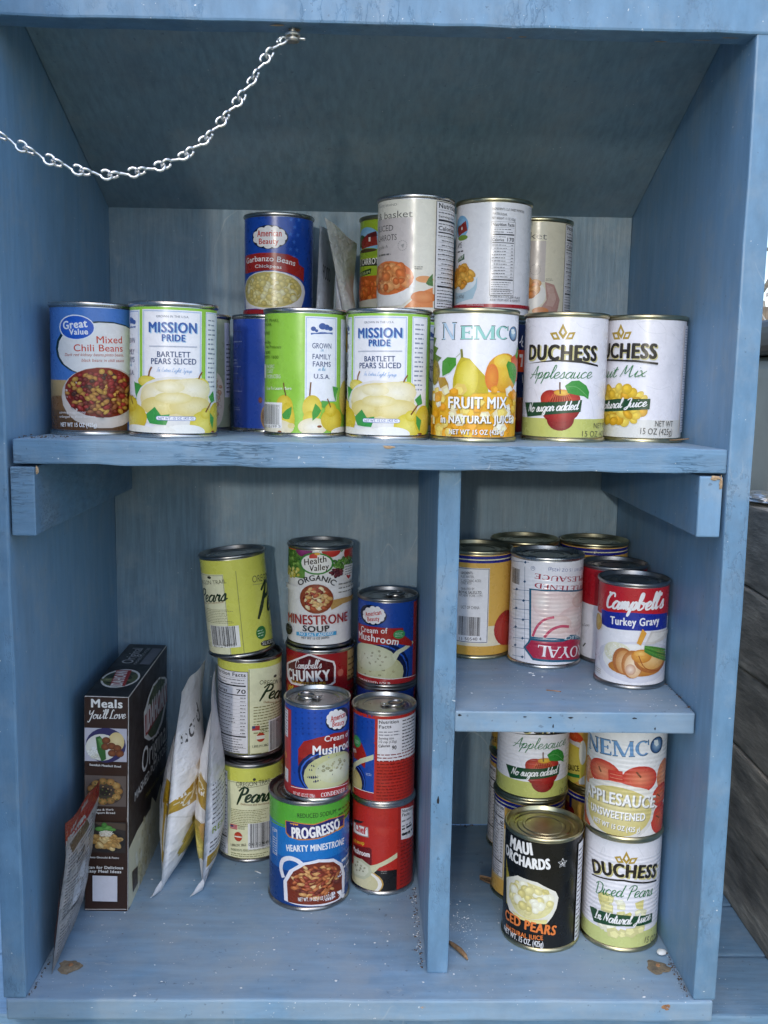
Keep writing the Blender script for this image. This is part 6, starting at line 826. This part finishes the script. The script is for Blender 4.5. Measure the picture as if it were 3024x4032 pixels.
def label_mesh(key, R, H, dents=()):
    base, layers = art_of(key)
    r0 = R-1.25; n = 96; du = 2*math.pi*r0/n; v0, v1 = 4.6, H-4.6
    s = Sheet(du, 4.0 if dents else None, [(1, v0, False), (1, v1, True), (0, -math.pi*r0*.999, False), (0, math.pi*r0*.999, True)])
    s.rect(lin(base), -math.pi*r0*.999, v0, math.pi*r0*.999, v1)
    for cm, d in layers: s.draw(cm, d)
    def fn(u, v, L):
        k = np.floor(u/du+1e-9); t = u/du-k; a0 = k*du/r0; a1 = (k+1)*du/r0; r = r0+L
        a = u/r0
        if dents:
            def sink(uu, vv): return sum(dp*np.exp(-((uu-du_)/su)**2-((vv-dv_)/sv)**2) for du_, dv_, dp, su, sv in dents)
            def grid(uu, vv): # sampled at the grid corners so that every printed layer sinks alike
                i, j = np.floor(uu/du+1e-9), np.floor(vv/4+1e-9); p, q = uu/du-i, vv/4-j
                return (1-p)*(1-q)*sink(i*du, j*4)+p*(1-q)*sink((i+1)*du, j*4)+(1-p)*q*sink(i*du, j*4+4)+p*q*sink((i+1)*du, j*4+4)
            r = r-grid(u, v); gu = (sink(u+.5, v)-sink(u-.5, v)); gv = (sink(u, v+.5)-sink(u, v-.5))
            x = r*((1-t)*np.sin(a0)+t*np.sin(a1)); y = -r*((1-t)*np.cos(a0)+t*np.cos(a1))
            n = np.stack([np.sin(a)+gu*np.cos(a), -np.cos(a)+gu*np.sin(a), gv], 1)
            return np.stack([x, y, v], 1), n/np.linalg.norm(n, axis=1)[:, None]
        x = r*((1-t)*np.sin(a0)+t*np.sin(a1)); y = -r*((1-t)*np.cos(a0)+t*np.cos(a1))
        return np.stack([x, y, v], 1), np.stack([np.sin(a), -np.cos(a), 0*a], 1)
    return s.mesh('label_print', fn)
# key: (name, metal, pull tab, label material, label text, category, group)
CG = 'food cans kept in the cabinet'
def ck(name, mk, mat, label, tab=None): return (name, mk, tab, mat, label, 'can')
META = {
'greatvalue': ck('bean_can', 's', 'p', 'blue and brown can picturing a bowl of mixed beans, beside a green pear can'),
'm1': ck('pear_can', 's', 'p', 'green and white sliced pears can standing next to the blue bean can'),
'green': ck('pear_can', 's', 'p', 'green pear can turned to its barcode and farm panel'),
'm2': ck('pear_can', 's', 'p', 'green and white sliced pears can standing against the yellow fruit mix can'),
'nemco': ck('fruit_can', 'g', 'p', 'white and yellow fruit mix can with a pear, peach and pineapple on it'),
'duA': ck('applesauce_can', 'g', 'p', 'white can with gold crown, red apple and green script, on the top shelf'),
'duF': ck('fruit_can', 'g', 'p', 'white can with gold crown and yellow fruit pieces, last on the top shelf'),
'chick': ck('meat_can', 's', 'p', 'grey green can half hidden behind the first green pear can'),
'blue': ck('bean_can', 's', 'p', 'plain royal blue can showing its side with small white print, in the second row'),
'navy': ck('bean_can', 's', 'p', 'navy and orange can seen only in the gap beside the yellow fruit mix can'),
'garb': ck('chickpea_can', 's', 'p', 'blue starry can of chickpeas with a red banner, stacked in the second row'),
'yams': ck('yam_can', 'g', 'p', 'white can of yams with nutrition panel and red foot band, behind the fruit mix can'),
'bask': ck('carrot_can', 's', 'p', 'cream can of sliced carrots in a bowl, tallest on the upper stack'),
'carrots': ck('carrot_can', 'g', 'p', 'lime green carrot can with a red barn, partly hidden by the cream carrot can'),
'bask2': ck('sweet_potato_can', 'g', 'p', 'cream can with orange sweet potato pieces, behind the white yam can'),
'hid1': ck('pear_can', 's', 'p', 'can under the starry chickpea can, at the back'),
'hid2': ck('pear_can', 's', 'p', 'can under the cream sliced carrot can'),
'hid3': ck('pear_can', 's', 'p', 'can under the lime green carrot can, at the back'),
'hid4': ck('pear_can', 's', 'p', 'can under the cream sweet potato can, at the back'),
'orA': ck('pear_can', 'd', 'p', 'yellow green pear can at the bottom of the stack of three, beside the pouches'),
'orB': ck('pear_can', 'd', 'p', 'yellow green pear can with a nutrition panel, in the middle of the stack of three'),
'orC': ck('pear_can', 'd', 'p', 'yellow green pear can tilted on top of its stack'),
'hv': ck('soup_can', 'd', 'p', 'white minestrone soup can with vegetables round its top, highest in the lower compartment'),
'chunky': ck('soup_can', 's', 'p', 'dark red soup can under the white minestrone can'),
'hid5': ck('soup_can', 's', 'p', 'red soup can at the foot of the stack behind the blue minestrone can'),
'A1': ck('soup_can', 'd', 'p', 'blue and red mushroom soup can on top of the rear stack by the divider', 't'),
'A2': ck('soup_can', 'd', 'p', 'mushroom soup can in the middle of the rear stack by the divider', 't'),
'A3': ck('soup_can', 'd', 'p', 'mushroom soup can at the foot of the rear stack by the divider', 't'),
'B1': ck('soup_can', 's', 'p', 'soup can turned to its red back with a white nutrition panel, on a red can', 't'),
'B2': ck('soup_can', 's', 'p', 'red and black mushroom soup can standing on the floor by the divider', 't'),
'prog': ck('soup_can', 'd', 'p', 'wide blue and green minestrone can standing at the front of the floor'),
'C1': ck('soup_can', 's', 'c', 'crumpled blue and red mushroom soup can set on the wide blue minestrone can', 't'),
'royalL': ck('applesauce_can', 'g', 'p', 'tan can with blue bands and an ingredients panel, against the divider on the short shelf'),
'royalUp': ck('applesauce_can', 's', 'r', 'white and red applesauce can standing upside down on the short shelf'),
'gravy': ck('gravy_can', 'd', 'p', 'small red and white turkey gravy can at the front of the short shelf'),
'gravy2': ck('gravy_can', 'd', 'p', 'red and white gravy can behind the turkey gravy can'),
'royBR': ck('applesauce_can', 'g', 'p', 'tan can with a blue top band at the back, behind the gravy cans'),
'royBL': ck('applesauce_can', 'g', 'p', 'can at the back of the short shelf, behind the upside down can'),
'maui': ck('pear_can', 'g', 'p', 'black can of sliced pears with white and orange lettering'),
'dice': ck('pear_can', 'g', 'r', 'white can of diced pears with gold crown, on the floor in the corner'),
'nem2': ck('applesauce_can', 'g', 'r', 'applesauce can covered in red apples, stacked on the diced pears can'),
'duR': ck('applesauce_can', 'g', 'r', 'white can with gold crown and red apple, stacked behind the black pear can'),
'roy60': ck('applesauce_can', 'g', 'p', 'tan can with blue bands and a nutrition panel, under the red apple can'),
'royLL': ck('applesauce_can', 'g', 'p', 'tan can at the foot of the rear stack under the short shelf'),
'royLU': ck('applesauce_can', 'g', 'p', 'tan can on top of the rear stack under the short shelf'),
'sauceD': ck('applesauce_can', 'g', 'p', 'tan can with a blue corner band, behind the diced pears can'),
'sauce': ck('applesauce_can', 'g', 'p', 'yellow applesauce can wedged between the two stacks under the short shelf'),
}
TABTURN = {'C1': 2.7, 'B1': 0.25, 'A1': 0.55}
_lm = {}
for key, (x, y, z, R, H, tilt, turn) in CANS.items():
    name, mk, tab, mat, label, cat = META[key]
    o = empty(name, (x, y, z), label, cat, CG)
    o.matrix_world = Matrix.Translation(Vector((x, y, z))*MM) @ Matrix.Rotation(math.radians(tilt), 4, 'Y') @ Matrix.Rotation(turn, 4, 'Z')
    body, lid, pt = can_meshes(R, H, mk, bool(tab), key in DENTS)
    link('can_body', body, None, o); lo = link('can_lid', lid, None, o)
    if pt:
        po = link('pull_tab', pt, None, lo); po.rotation_euler.z = TABTURN.get(key, 0.9)
    ak = (key if key not in ('hid2', 'hid3', 'hid4') else 'hid1', R, H)
    if ak not in _lm:
        _lm[ak] = label_mesh(ak[0], R, H, DENTS.get(key, ())); _lm[ak].materials.append(PR[mat])
    link('label_print', _lm[ak], None, o)
# ------------------------------------------------------------------ carton of mashed potato
M_CARD = printed('printed carton', 0.38, paper=0.08); M_RAW = speckle('raw card edge', [(0.3, (0.45, 0.42, 0.38)), (0.7, (0.7, 0.68, 0.64))], 200, 0.9)
BW, BD, BH = 43.5, 184.0, 223.0
box = empty('food_carton', (11, 138, ZF), 'dark brown mashed potato carton standing on edge with scuffed corners', 'carton')
box.matrix_world = Matrix.Translation(Vector((11, 138, ZF))*MM) @ Matrix.Rotation(math.radians(1.3), 4, 'Y')
from_bm('carton_body', box_bm(.35, .35, .35, BW-.35, BD-.35, BH-.35, bev=1.0, seg=3), M_RAW, box)
def face_sheet(key, w, h, inset=.75):
    base, cm = ART['box_'+key]; s = Sheet(60, 60, [(0, inset, False), (0, w-inset, True), (1, inset, False), (1, h-inset, True)]); s.rect(lin(base), 0, 0, w, h); s.draw(cm); return s
def flat(o, eu, ev, nn):
    o, eu, ev, nn = (np.array(q, float) for q in (o, eu, ev, nn))
    return lambda u, v, L: (o+u[:, None]*eu+v[:, None]*ev+L[:, None]*nn, np.repeat(nn[None], len(u), 0))
for key, w_, h_, fr, nm in (('front', BW, BH, ((0, 0, 0), (1, 0, 0), (0, 0, 1), (0, -1, 0)), 'front_print'), ('side', BD, BH, ((BW, 0, 0), (0, 1, 0), (0, 0, 1), (1, 0, 0)), 'side_print'), ('top', BW, BD, ((0, 0, BH), (1, 0, 0), (0, 1, 0), (0, 0, 1)), 'top_print')):
    me = face_sheet(key, w_, h_).mesh(nm, flat(*fr)); link(nm, me, M_CARD, box)
s = Sheet(60, 60); s.rect(lin('2A1A12'), .8, .8, BD-.8, BH-.8); link('side_print', s.mesh('side_print', flat((0, BD, 0), (0, -1, 0), (0, 0, 1), (-1, 0, 0))), M_CARD, box)
# ------------------------------------------------------------------ pouches
M_POUCH = printed('matt foil pouch', 0.36, paper=0.8, crease=1.3)
M_FOIL = printed('crinkled silver pouch', 0.3, paper=0.8, crease=1.6)
def pouch(label, B0, B1, T0, T1, tmax, arts, mat, seed, wide=None, peak=.36, group=None, lip=None, wr=1.0, topcut=None):
    """flat-sealed standing pouch: two printed walls that bulge apart, sealed in front, behind and above"""
    B0, B1, T0, T1 = (np.array(q, float) for q in (B0, B1, T0, T1)); Wd = np.linalg.norm(B1-B0); Hh = np.linalg.norm(T0-B0); rr = random.Random(seed)
    ph = [rr.uniform(0, 6) for _ in range(10)]
    root = empty('food_pouch', tuple((B0+B1)/2), label, 'pouch', group); org = (B0+B1)/2
    nn = np.cross(B1-B0, (0, 0, 1.)); nn /= np.linalg.norm(nn)       # to the right of the depth direction
    def surf(sv, t, side):
        s_ = sv[:, None]; t_ = t[:, None]
        c = (B0*(1-s_)+B1*s_)*(1-t_)+(T0*(1-s_)+T1*s_)*t_
        g = np.where(t < peak, np.sin(np.pi/2*np.clip(t/peak, 0, 1))**.75, np.cos(np.pi/2*np.clip((t-peak)/(.9-peak), 0, 1))**1.15)
        th = tmax*np.clip(np.sin(np.pi*np.clip((sv-.03)/.94, 0, 1)), 0, 1)**.62*g/2
        wv = 1.3*np.sin(9*t+4*sv+ph[0])*np.sin(5*sv+ph[1])+.8*np.sin(21*t-7*sv+ph[2])*np.sin(13*sv+ph[3])+.5*np.sin(37*t+11*sv+ph[4])
        wave = (2.6*np.sin(5.2*t+ph[5])*(t*.9+.1)+1.6*np.sin(11*t+5*sv+ph[6])*t)*wr
        off = side*(th+.12+wv*wr*np.clip(th/6, .05, 1)*.9)+wave*np.clip((t-.5)*2.2, 0, 1)
        # torn wavy top
        c = c+nn*off[:, None]; c[:, 2] += 3.0*wr*np.sin(9*sv+ph[7])*np.clip((t-.85)/.15, 0, 1)
        return c
    for side, (key_base, cm), nm in ((1, arts[0], 'right'), (-1, arts[1], 'left')):
        s = Sheet(6.0, 6.0, [(0, 0, False), (0, Wd, True), (1, 0, False), (1, Hh, True)]); s.rect(lin(key_base), 0, 0, Wd, Hh); s.draw(cm)
        def fn(u, v, L, side=side):
            sv = u/Wd if side > 0 else 1-u/Wd; t = v/Hh; e = 1e-3
            sv = np.clip(sv, 0, 1)
            p = surf(sv, t, side); a = surf(np.clip(sv+e, 0, 1.01), t, side)-surf(np.clip(sv-e, -.01, 1), t, side); b = surf(sv, t+e, side)-surf(sv, t-e, side)
            n = np.cross(a, b)*side; n /= np.maximum(np.linalg.norm(n, axis=1), 1e-9)[:, None]
            return p+n*(L*1.0)[:, None]-org, n
        link('printed_wall', s.mesh('printed_wall', fn), mat, root)
    if lip is not None:   # the folded foot that curls out in front
        lp = np.array(lip, float); k = 9; bm = bmesh.new(); rows = []
        for i in range(k+1):
            f = i/k; base = B0*(1-f)+lp*f; wz = (1-f)*13+f*3; ro = []
            for j in range(7):
                g = j/6; q = base+np.array([0, 0, wz*g+1.2*math.sin(f*2.2)])+nn*((g-.5)*6*(0.3+f)+2.4*math.sin(3*g+f*2))
                q[2] = max(q[2], ZF+.3 if B0[2] < -300 else -4); ro.append(bm.verts.new(Vector(q-org)*MM))
            rows.append(ro)
        for a, b in zip(rows, rows[1:]):
            for j in range(6): bm.faces.new((a[j], a[j+1], b[j+1], b[j]))
        from_bm('foot_seal', bm, M_SEAL, root, True)
    return root
M_SEAL = new_mat('white foil seal', (0.62, 0.63, 0.65), 0.4)[0]
Wp, Hp = 140, 215
noodle = lambda u, v, ru, rv, sd: ('B', u, v, ru, rv, 30, 26, 8, 'D8C050 E8D878 C8A83C E0CC60 D0B448', sd)
WALL_R1 = ('F8F7F8', [('T', 'uced', '2A2A2E', (14, 152)[0], 152, 92, 160, 20, 1, 0, 0), ('P', 'BF9A34', [0, 96, 60, 112, 140, 122, 140, 100, 60, 84, 0, 84]), ('L', 'E8E0C0', 1.2, [4, 92, 50, 100, 120, 112]), ('S', 'chicken', 'EFE8CC', 14, 86, 120, 104, 9, 1.2, 0, 0), ('L', 'E8E8E8', 1.6, [0, 82, 60, 64, 140, 86]), noodle(70, 42, 52, 24, 3), ('E', 'E2B870', 'F0D090', 96, 60, 22, 12)])
WALL_L1 = ('F6F6F8', [('T', 'FOO', '2A2A2E', 108, 158, 138, 160, 15, 1, 0, 0), ('G', 'C8A12A', 'BF951F', 124, 118, 140, 92), ('P', 'C8A12A', [128, 92, 140, 92, 138, 30, 130, 30]), ('L', '1E1E22', 1.6, [96, 106, 112, 100, 122, 84]), ('F', '5A5A5E', 20, 112, 118, 22, 26)])
WALL_L2 = ('F8F7F8', [('P', 'BF9A34', [140, 98, 80, 116, 20, 126, 20, 104, 80, 86, 140, 82]), ('S', 'noodles', 'EFE8CC', 30, 112, 132, 86, 9, 1.2, 0, 0), ('L', 'E8E8E8', 1.6, [140, 79, 80, 68, 10, 92]), noodle(80, 50, 36, 18, 5), ('E', 'DDA850', 'F0CC80', 100, 62, 24, 14), ('E', '2A2A2E', 0, 116, 22, 14, 14), ('E', 'F0EFF1', 0, 116, 22, 13, 13), ('E', '2A2A2E', 0, 116, 22, 9.5, 9.5), ('E', 'F0EFF1', 0, 116, 22, 9, 9), ('T', 'U.S.', '2A2A2E', 109, 21, 123, 21, 4, 2, 0, 0), ('T', 'INSPECTED', '2A2A2E', 104.5, 24, 127.5, 24, 2.6, 1, [116, 34], 0), ('T', 'WIT', '2A2A2E', 118, 4, 132, 4, 7, 2, 0, 0)])
WALL_R2 = ('F2F2F6', [('F', '6A6A70', 8, 112, 70, 66, 9), ('T', 'REHEAT', '9AB040', 10, 56, 60, 58, 7, 2, 0, 0), ('F', '4a4a50', 8, 50, 64, 36, 3), ('R', 'C09A24', 4, 34, 70, 22), ('F', 'E8E0C0', 14, 31, 60, 25, 1), ('R', 'F4F4F4', 8, 18, 60, -30), ('O', '6A6A70', 6, 19, 60, 2, .5), ('C', 14, 16, 54, 4), ('P', 'DCE4B0', [60, 110, 140, 120, 140, 10, 70, 10, 66, 60])])
pouch('white noodle pouch leaning next to the brown carton, fine print on its near wall', (79, 174, ZF+.4), (92, 312, ZF+.4), (101, 178, -263), (103, 312, -272), 44, (WALL_R1, WALL_L1), M_POUCH, 1, wr=.55, lip=(73, 159, ZF+.6), group='white noodle pouches')
pouch('white noodle pouch with a round inspection mark, beside the stacked yellow green cans', (121.5, 177, ZF+.4), (122.5, 262, ZF+.4), (131, 186, -276), (119, 300, -272), 32, (WALL_R2, WALL_L2), M_POUCH, 2, wr=.55, lip=(113, 162, ZF+.6), group='white noodle pouches')
TOP_R1 = ('E4E4E8', [('P', 'BF951F', [0, 118, 140, 112, 140, 84, 0, 92]), ('S', 'noodles', 'E8E0C0', 10, 97, 110, 93, 8, 1.2, 0, 0), ('T', 'FOOD', '3A3A40', 30, 150, 90, 150, 14, 1, 0, 0), ('F', '8a8a90', 6, 80, 130, 20, 9)])
TOP_L1 = ('E4E6E0', [('P', 'BF951F', [140, 118, 120, 118, 120, 92, 140, 92]), ('T', 'H', '7AA850', 118, 50, 130, 50, 9, 2, 0, 0), ('F', '6A6A70', 20, 80, 136, 20, 9)])
TOP_R2 = ('E8E5DE', [('L', 'A8A878', 1.2, [40, 100, 60, 130, 50, 90]), ('L', 'A8A878', 1.2, [55, 95, 75, 125, 65, 80]), ('L', 'A8A878', 1.2, [60, 80, 80, 100, 76, 66]), ('R', 'BF951F', 0, 60, 140, 30)])
TOP_L2 = ('F2F2F6', [('R', 'E0B030', 0, 112, 140, 80), ('L', 'C8C8D0', 1.0, [0, 114, 140, 114]), ('F', '7a7a80', 10, 70, 130, 20, 8)])
pouch('pale pouch squeezed upright against the starry chickpea can', (230, 172, 0), (243, 318, -3), (239.5, 192, 198), (251, 322, 203), 12, (TOP_R1, TOP_L1), M_POUCH, 3, wr=.3, group='pouches standing on the top shelf')
pouch('white pouch with a slanting edge, leaning between the chickpea and the carrot cans', (287, 178, 0), (262, 250, -2), (242, 196, 207), (272, 300, 194), 26, (TOP_R2, TOP_L2), M_POUCH, 4, wr=.35, group='pouches standing on the top shelf')
FOIL_R = ('A4A09E', [('F', '3A3432', 6, 118, 98, 8, 34), ('P', 'C4C6CC', [20, 80, 60, 92, 70, 60, 24, 52]), ('P', '8E2420', [0, 150, 106, 150, 106, 124, 60, 118, 0, 122]), ('P', '8A8C90', [0, 160, 106, 160, 106, 143, 0, 143]), ('L', '1C1C20', 1.6, [8, 48, 40, 52, 60, 60]), ('L', '1C1C20', 1.1, [8, 92, 50, 100, 70, 104]), ('P', '5A4A38', [10, 118, 60, 118, 66, 110, 14, 108])])
FOIL_L = ('4A362C', [('R', '7A4226', 0, 66, 110, 0), ('R', '8E2420', 0, 150, 110, 124)])
pouch('crumpled silver pouch with a red top band, leaning against the brown carton', (11.5, 33, ZF+.4), (5.5, 134, ZF+.4), (30, 36, -338), (33, 134, -337), 19, (FOIL_R, FOIL_L), M_FOIL, 5, peak=.45, wr=.8)
# ------------------------------------------------------------------ litter on the boards
M_FLAKE = new_mat('paint flake', (0.66, 0.69, 0.70), 0.7)[0]; M_CRUMB = speckle('dark crumb', [(0.3, (0.03, 0.025, 0.02)), (0.7, (0.14, 0.10, 0.07))], 400, 0.9)
def litter(name, n, area, mat, seed, smin, smax, label, cat, z, flat_=True):
    rr = random.Random(seed); bm = bmesh.new()
    for i in range(n):
        x, y = area(rr); s_ = smin*(smax/smin)**(rr.random()**2.2); a = rr.uniform(0, 6.3); el = rr.uniform(.4, 1)
        top = z+(.15+s_*.25 if flat_ else s_*.7)
        q = [(x+s_*math.cos(a+b)*r, y+s_*el*math.sin(a+b)*r) for b, r in ((0, 1), (1.1, rr.uniform(.6, 1)), (2.4, rr.uniform(.6, 1)), (3.4, 1), (4.9, rr.uniform(.5, 1)))]
        lo = [bm.verts.new(Vector((p[0], p[1], z+.02))*MM) for p in q]; hi = [bm.verts.new(Vector((p[0]*.8+x*.2, p[1]*.8+y*.2, top*1.0+rr.uniform(-.1, .1)))*MM) for p in q]
        bm.faces.new(hi)
        for k in range(5): bm.faces.new((lo[k], lo[(k+1) % 5], hi[(k+1) % 5], hi[k]))
    return tag(from_bm(name, bm, mat), label, cat, kind='stuff')
litter('paint_flakes', 230, lambda r: (r.uniform(4, W-4), r.uniform(2, 200)), M_FLAKE, 1, .25, 1.9, 'pale paint flakes scattered over the cabinet floor', 'debris', ZF)
litter('paint_flakes', 60, lambda r: (r.uniform(370, W-4), r.uniform(38, 190)), M_FLAKE, 2, .3, 1.9, 'pale paint flakes scattered over the short shelf', 'debris', ZS)
litter('dark_crumbs', 150, lambda r: (344.5-abs(r.gauss(0, 2.6)), r.uniform(45, 185)), M_CRUMB, 3, .35, 1.5, 'line of dark crumbs along the foot of the divider', 'debris', ZF, False)
litter('pale_crumbs', 110, lambda r: (344.5-abs(r.gauss(0, 2.6)), r.uniform(45, 185)), M_FLAKE, 4, .3, 1.0, 'pale grit along the foot of the divider', 'debris', ZF, False)
litter('dark_crumbs', 120, lambda r: (r.uniform(4, W-4), r.uniform(4, 200)), M_CRUMB, 5, .2, 1.1, 'dark specks scattered over the cabinet floor', 'debris', ZF)
litter('dark_crumbs', 130, lambda r: (W-1-abs(r.gauss(0, 2.2)), r.uniform(5, 75)), M_CRUMB, 6, .3, 1.4, 'dark crumbs in the corner beside the diced pears can', 'debris', ZF, False)
litter('pale_crumbs', 90, lambda r: (386+r.gauss(0, 9), 120+r.gauss(0, 22)), M_FLAKE, 7, .3, 1.1, 'pale grit spread beside the divider', 'debris', ZF)
litter('dark_crumbs', 70, lambda r: (W-1-abs(r.gauss(0, 2.0)), r.uniform(40, 150)), M_CRUMB, 8, .3, 1.1, 'dark crumbs along the edge of the short shelf', 'debris', ZS, False)
litter('pale_crumbs', 90, lambda r: (r.uniform(3, 46), 10+abs(r.gauss(0, 22))), M_CRUMB, 9, .25, 1.2, 'grit on the end of the top shelf', 'debris', 1.4, False)
litter('dark_crumbs', 110, lambda r: (1+abs(r.gauss(0, 1.8)), r.uniform(3, 150)), M_CRUMB, 10, .3, 1.3, 'dark crumbs where the floor meets the side by the silver pouch', 'debris', ZF, False)
litter('dark_crumbs', 90, lambda r: (r.uniform(380, 572), D-2-abs(r.gauss(0, 3))), M_CRUMB, 12, .4, 1.6, 'dark crumbs along the back of the floor', 'debris', ZF, False)
M_LEAF = speckle('dry brown leaf', [(0.3, (0.13, 0.075, 0.035)), (0.7, (0.30, 0.19, 0.10))], 120, 0.85)
lf = empty('dry_leaf', (382, 70, ZF), 'curled brown leaf stalk on the floor beside the divider', 'leaf')
from_bm('leaf_blade', tube_bm([(-13, 16, 2), (-8, 8, 3), (-2, -1, 3), (2, -9, 2.4), (4, -14, 1.6)], [.9, 2.0, 2.4, 2.0, .7], 8), M_LEAF, lf, True)
rr = random.Random(5)
bm = bmesh.new(); vs = []
for i in range(9):
    row = []
    for j in range(5):
        f = i/8; wd = 9*math.sin(math.pi*min(1, f*.86+.12))**.8; row.append(bm.verts.new(Vector((f*34-4, (j/4-.5)*wd*1.6-f*26+4, 1.0+2.5*abs(j/4-.5)**1.5*4+rr.uniform(0, .8)))*MM))
    vs.append(row)
for a, b in zip(vs, vs[1:]):
    for j in range(4): bm.faces.new((a[j], b[j], b[j+1], a[j+1]))
bl = empty('dry_leaf', (418, 197, ZF), 'broad dead leaf poking out under the rear tan can', 'leaf'); from_bm('leaf_blade', bm, M_LEAF, bl, True)
def stick(label, base, pts, r, mat=M_LEAF, nm='twig', cat='twig'):
    o = empty(nm, base, label, cat); from_bm('stem', tube_bm(pts, r, 6), mat, o, True); return o
stick('short twig lying at the end of the top shelf', (563, 92, 1), [(-12, 6, .8), (-2, 0, 1.6), (9, -8, 3.5)], [.7, .8, .5])
stick('thin dry stem on the floor by the wide blue can', (175, 216, ZF), [(-3, 2, .6), (4, -3, .9)], .5, M_FLAKE)
stick('small rusty splinter on the short shelf', (462, 92, ZS), [(-6, 2, .5), (0, 0, .7), (7, -2, .5)], .45, M_RUST)
peb = empty('pebble', (570, 68, ZF), 'small pale stone in the corner beside the diced pears can', 'stone')
pb = bmesh.new(); bmesh.ops.create_icosphere(pb, subdivisions=2, radius=4.2*MM)
for v in pb.verts: v.co *= 1+rr.uniform(-.14, .14); v.co.x *= 1.15; v.co.z = v.co.z*.55+2.2*MM
from_bm('stone', pb, M_FLAKE, peb, True)
# ------------------------------------------------------------------ what shows beside the cabinet
M_DECK = paint('blue paint on bench boards', (1, 8, 8), 30, 0.25, 0.9, 0.3, 0.15, 0.5)
deck = empty('plank_bench', (300, 250, -502), 'blue painted plank bench that the cabinet stands on', 'bench')
for k in range(5): 
    o = from_bm('bench_board', box_bm(-180, 12+k*92, -522, 1500, 12+k*92+89, -502, bev=2.5), M_DECK); o.parent = deck; o.matrix_parent_inverse = Matrix.Translation(Vector((300, 250, -502))*MM).inverted()
for x in (-120, 640, 1400):
    for y in (40, 430):
        o = from_bm('bench_leg', box_bm(x, y, -1450, x+70, y+70, -522, bev=2), M_DECK); o.parent = deck; o.matrix_parent_inverse = Matrix.Translation(Vector((300, 250, -502))*MM).inverted()
M_PLANK = speckle('dark weathered planks', [(0.25, (0.07, 0.066, 0.056)), (0.46, (0.19, 0.178, 0.15)), (0.6, (0.31, 0.285, 0.235)), (0.72, (0.52, 0.47, 0.39))], 26, 0.8, (2, .45, 2.4), 0.9, 0.004, 9)
pw = empty('plank_wall', (720, 350, -502), 'low wall of dark weathered planks beside the cabinet', 'wall')
for k in range(5):
    o = from_bm('wall_plank', box_bm(683+rr.uniform(-1, 1), -90, -501.5+k*86.5, 722, 900, -501.5+k*86.5+84, bev=3, cuts=20, wob=1.2, rnd=k), M_PLANK); o.parent = pw; o.matrix_parent_inverse = Matrix.Translation(Vector((720, 350, -502))*MM).inverted()
M_FOILB = metal('crumpled foil', (0.75, 0.72, 0.68), 0.3)
fo = empty('foil_scrap', (706, 235, -69), 'crumpled scrap of foil lying on the dark plank wall', 'foil')
fb = bmesh.new(); bmesh.ops.create_icosphere(fb, subdivisions=3, radius=1)
for v in fb.verts:
    k = 1+rr.uniform(-.2, .2); v.co = Vector((v.co.x*22*k, v.co.y*40*k, max(0, v.co.z*5.5*k+4)))*MM
from_bm('foil', fb, M_FOILB, fo)
M_BIN = speckle('grey green plastic', [(0.3, (0.27, 0.28, 0.245)), (0.7, (0.33, 0.34, 0.30))], 20, 0.55, bump=0.05); M_BINLID = speckle('charcoal plastic', [(0.3, (0.03, 0.033, 0.035)), (0.7, (0.045, 0.05, 0.05))], 20, 0.5, bump=0.05)
bn = empty('waste_bin', (900, 560, -1450), 'grey green plastic bin with a charcoal lid beyond the plank wall', 'bin')
bb = box_bm(-160, -260, 0, 160, 260, 1535, bev=25, seg=4)
for v in bb.verts:
    f = v.co.z/1.535; v.co.x *= .82+.18*f; v.co.y *= .82+.18*f
from_bm('bin_body', bb, M_BIN, bn); from_bm('bin_lid', box_bm(-175, -280, 1536, 175, 275, 1575, bev=16, seg=4), M_BINLID, bn)
M_FENCE = speckle('tan fence boards', [(0.3, (0.20, 0.15, 0.10)), (0.7, (0.42, 0.34, 0.25))], 8, 0.85, (12, 12, .7))
fn_ = empty('board_fence', (1600, 2600, -1450), 'tan board fence far behind the bin', 'fence')
for k in range(24):
    from_bm('fence_board', box_bm(-1800+k*152, 0, 0, -1800+k*152+147, 22, 1750+rr.uniform(-8, 8), bev=3), M_FENCE, fn_)
M_SHRUB = speckle('shrub leaves', [(0.3, (0.16, 0.12, 0.07)), (0.7, (0.62, 0.58, 0.5))], 30, 0.7)
sh = empty('shrub', (1500, 2350, -1450), 'shrub with dry pale leaves before the tan fence', 'shrub')
sb = bmesh.new()
for i in range(900):
    a, b, c = rr.gauss(0, 260), rr.gauss(0, 160), 1560+rr.gauss(0, 330)
    n = Vector((rr.gauss(0, 1), rr.gauss(0, 1), rr.gauss(0, 1))).normalized(); u = n.orthogonal().normalized(); v = n.cross(u); p = Vector((a, b, c)); l = rr.uniform(22, 46)
    sb.faces.new([sb.verts.new((p+q)*MM) for q in (-u*l, v*l*.45, u*l, -v*l*.45)])
from_bm('foliage', sb, M_SHRUB, sh); from_bm('stem', tube_bm([(0, 0, 0), (20, 10, 800), (-10, 0, 1500)], [22, 16, 6], 8), M_LEAF, sh, True)
M_GROUND = speckle('leaf littered soil', [(0.25, (0.09, 0.08, 0.05)), (0.5, (0.19, 0.19, 0.11)), (0.75, (0.34, 0.32, 0.22))], 9, 0.9, bump=0.8, dist=0.02, detail=9)
gb = bmesh.new(); bmesh.ops.create_grid(gb, x_segments=2, y_segments=2, size=60)
for v in gb.verts: v.co.z = -1.45
tag(from_bm('ground', gb, M_GROUND), 'bare soil with dry leaves and thin grass', 'ground', kind='structure')
bpy.data.objects.remove(FONT_O)
